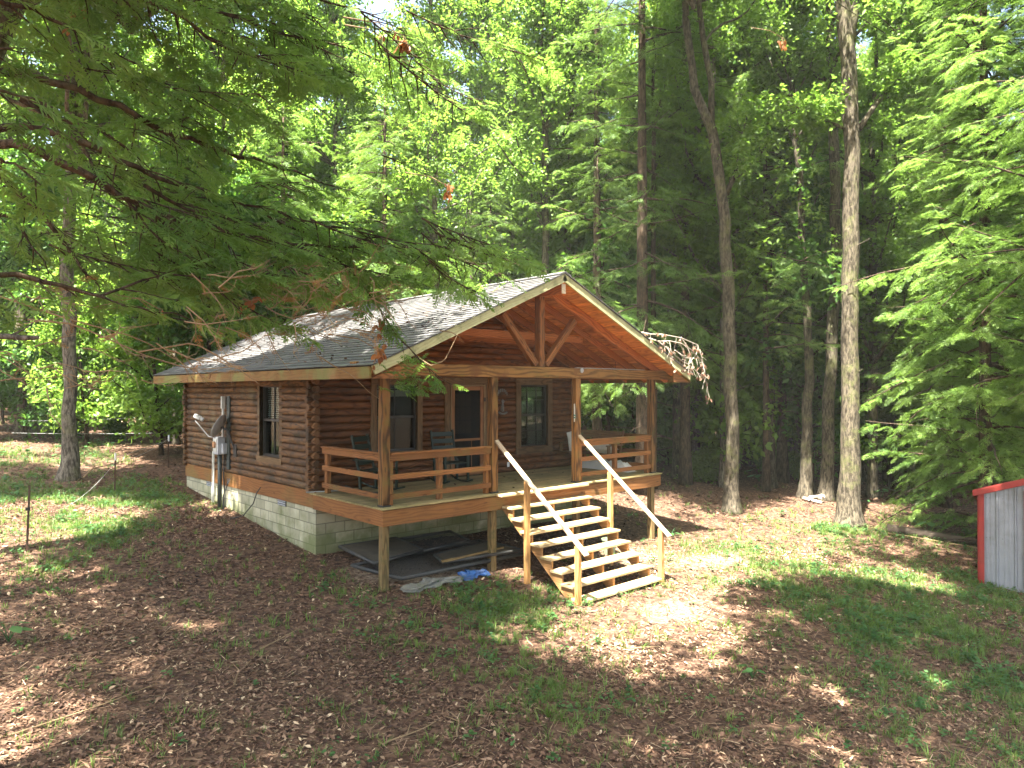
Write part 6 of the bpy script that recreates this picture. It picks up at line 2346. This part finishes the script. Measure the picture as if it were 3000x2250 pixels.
# big-leaved plants on the ground
for u, v, Zd, s, lab in ((2010, 1152, 19.0, .34, 'broad-leaved plant beside the fallen log'), (1640, 1040, 25, .42, 'broad-leaved plant in the shade between the trunks'), (1985, 1085, 20.5, .45, 'pale big-leaved plant under the light hemlock'),
                    (1905, 1075, 21, .36, 'low big-leaved plant right of the thickest trunk'), (18, 1430, 9.0, .22, 'small dark green herb at the left edge'), (1625, 1465, 9.6, .15, 'small dark broad-leaved weed in the sunlit grass'),
                    (1450, 1160, 14.5, .20, 'pale leafy weed at the foot of the handrail'), (1290, 1245, 12.6, .16, 'leafy weed beside the stair stringer')):
    zf = foot_depth(u, v) if Zd > 12 else Zd
    p = at(u, v, zf)
    g = gz(p[0], p[1])
    rgen = np.random.default_rng(int(u))
    t = thing('leafy_plant', lab, 'plant', (p[0], p[1], g))
    mb = MB()
    V, F, T = [], [], []
    for k in range(7):
        a = k * 2.4 + rgen.uniform(0, .6)
        h = s * rgen.uniform(.5, 1.1)
        e = np.array([math.cos(a) * s * .6, math.sin(a) * s * .6, h])
        mb.tube([(p[0], p[1], g), tuple(np.array([p[0], p[1], g]) + e * np.array([.5, .5, .75])), tuple(np.array([p[0], p[1], g]) + e)], [.006, .005, .003], 4, False)
        c = np.array([p[0], p[1], g]) + e
        d = norm(np.array([math.cos(a), math.sin(a), -.25]))
        sd_ = np.array([-math.sin(a), math.cos(a), 0])
        L, w = s * rgen.uniform(.6, .95), s * rgen.uniform(.28, .42)
        b = len(V)
        V += [c - d * L * .2, c + sd_ * w * .8 + d * L * .15, c + sd_ * w * .6 + d * L * .55, c + d * L * .9, c - sd_ * w * .6 + d * L * .55, c - sd_ * w * .8 + d * L * .15]
        F += [(b, b + 1, b + 2, b + 3), (b, b + 3, b + 4, b + 5)]
        T += [rgen.uniform(.3, 1)] * 6
    link('stems', mb.mesh('stems', M['herb'], False), t)
    link('leaves', np_mesh('leaves', np.array(V), np.array(F), M['herb'], {'tone': np.array(T)}), t)
# ---------------------------------------------------------------- daylight
w = bpy.data.worlds.new('World')
SC.world = w
w.use_nodes = True
nt = w.node_tree
nt.nodes.clear()
bg = nt.nodes.new('ShaderNodeBackground')
sky = nt.nodes.new('ShaderNodeTexSky')
sky.sky_type = 'NISHITA'
sky.sun_disc = False
sky.sun_elevation = math.asin(SUN[2])
sky.sun_rotation = math.atan2(SUN[0], SUN[1])
sky.air_density = 1.0
sky.dust_density = 5.0
sky.ozone_density = 1.0
bg.inputs[1].default_value = 0.065
wo_ = nt.nodes.new('ShaderNodeOutputWorld')
nt.links.new(sky.outputs[0], bg.inputs[0])
nt.links.new(bg.outputs[0], wo_.inputs[0])
sl = bpy.data.lights.new('sun', 'SUN')
sl.energy = 5.0
sl.angle = math.radians(0.53)
sl.color = (1.0, .95, .86)
so = bpy.data.objects.new('sun', sl)
COL.objects.link(so)
so.rotation_euler = Vector(SUN).to_track_quat('Z', 'Y').to_euler()
so.location = (0, 0, 30)

SC.view_settings.view_transform = 'Standard'
SC.view_settings.look = 'None'
SC.view_settings.exposure = 3.55
SC.view_settings.gamma = 1.0
SC.render.engine = 'CYCLES'
cy = SC.cycles
cy.max_bounces = 9
cy.diffuse_bounces = 6
cy.glossy_bounces = 3
cy.transmission_bounces = 5
cy.transparent_max_bounces = 8
cy.sample_clamp_indirect = 6.0
cy.caustics_reflective = False
cy.caustics_refractive = False
cy.use_denoising = True
try:
    cy.denoiser = 'OPENIMAGEDENOISE'
    cy.denoising_input_passes = 'RGB_ALBEDO_NORMAL'
    cy.denoising_prefilter = 'NONE'
except Exception:
    pass
SC.render.use_persistent_data = False


# ---------------------------------------------------------------- the faint haze of the summer wood
hz = bpy.data.materials.new('forest_haze')
hz.use_nodes = True
ht = hz.node_tree
ht.nodes.clear()
ho = ht.nodes.new('ShaderNodeOutputMaterial')
hv = ht.nodes.new('ShaderNodeVolumePrincipled')
hv.inputs['Color'].default_value = (.90, .95, .82, 1)
hv.inputs['Density'].default_value = .0006
hv.inputs['Anisotropy'].default_value = .1
ht.links.new(hv.outputs[0], ho.inputs['Volume'])
hb = MB()
zg = ground(gx[:, None], gy[None, :])
hb.box(gx.min() - 5, gx.max() + 5, gy.min() - 5, gy.max() + 5, float(zg.min()) - 1.2, max(46.0, float(zg.max()) + 5))
tag(link('haze', hb.mesh('haze', hz)), 'faint pale haze in the woodland air', 'haze', kind='stuff')
cy.volume_bounces = 0
cy.volume_max_steps = 64
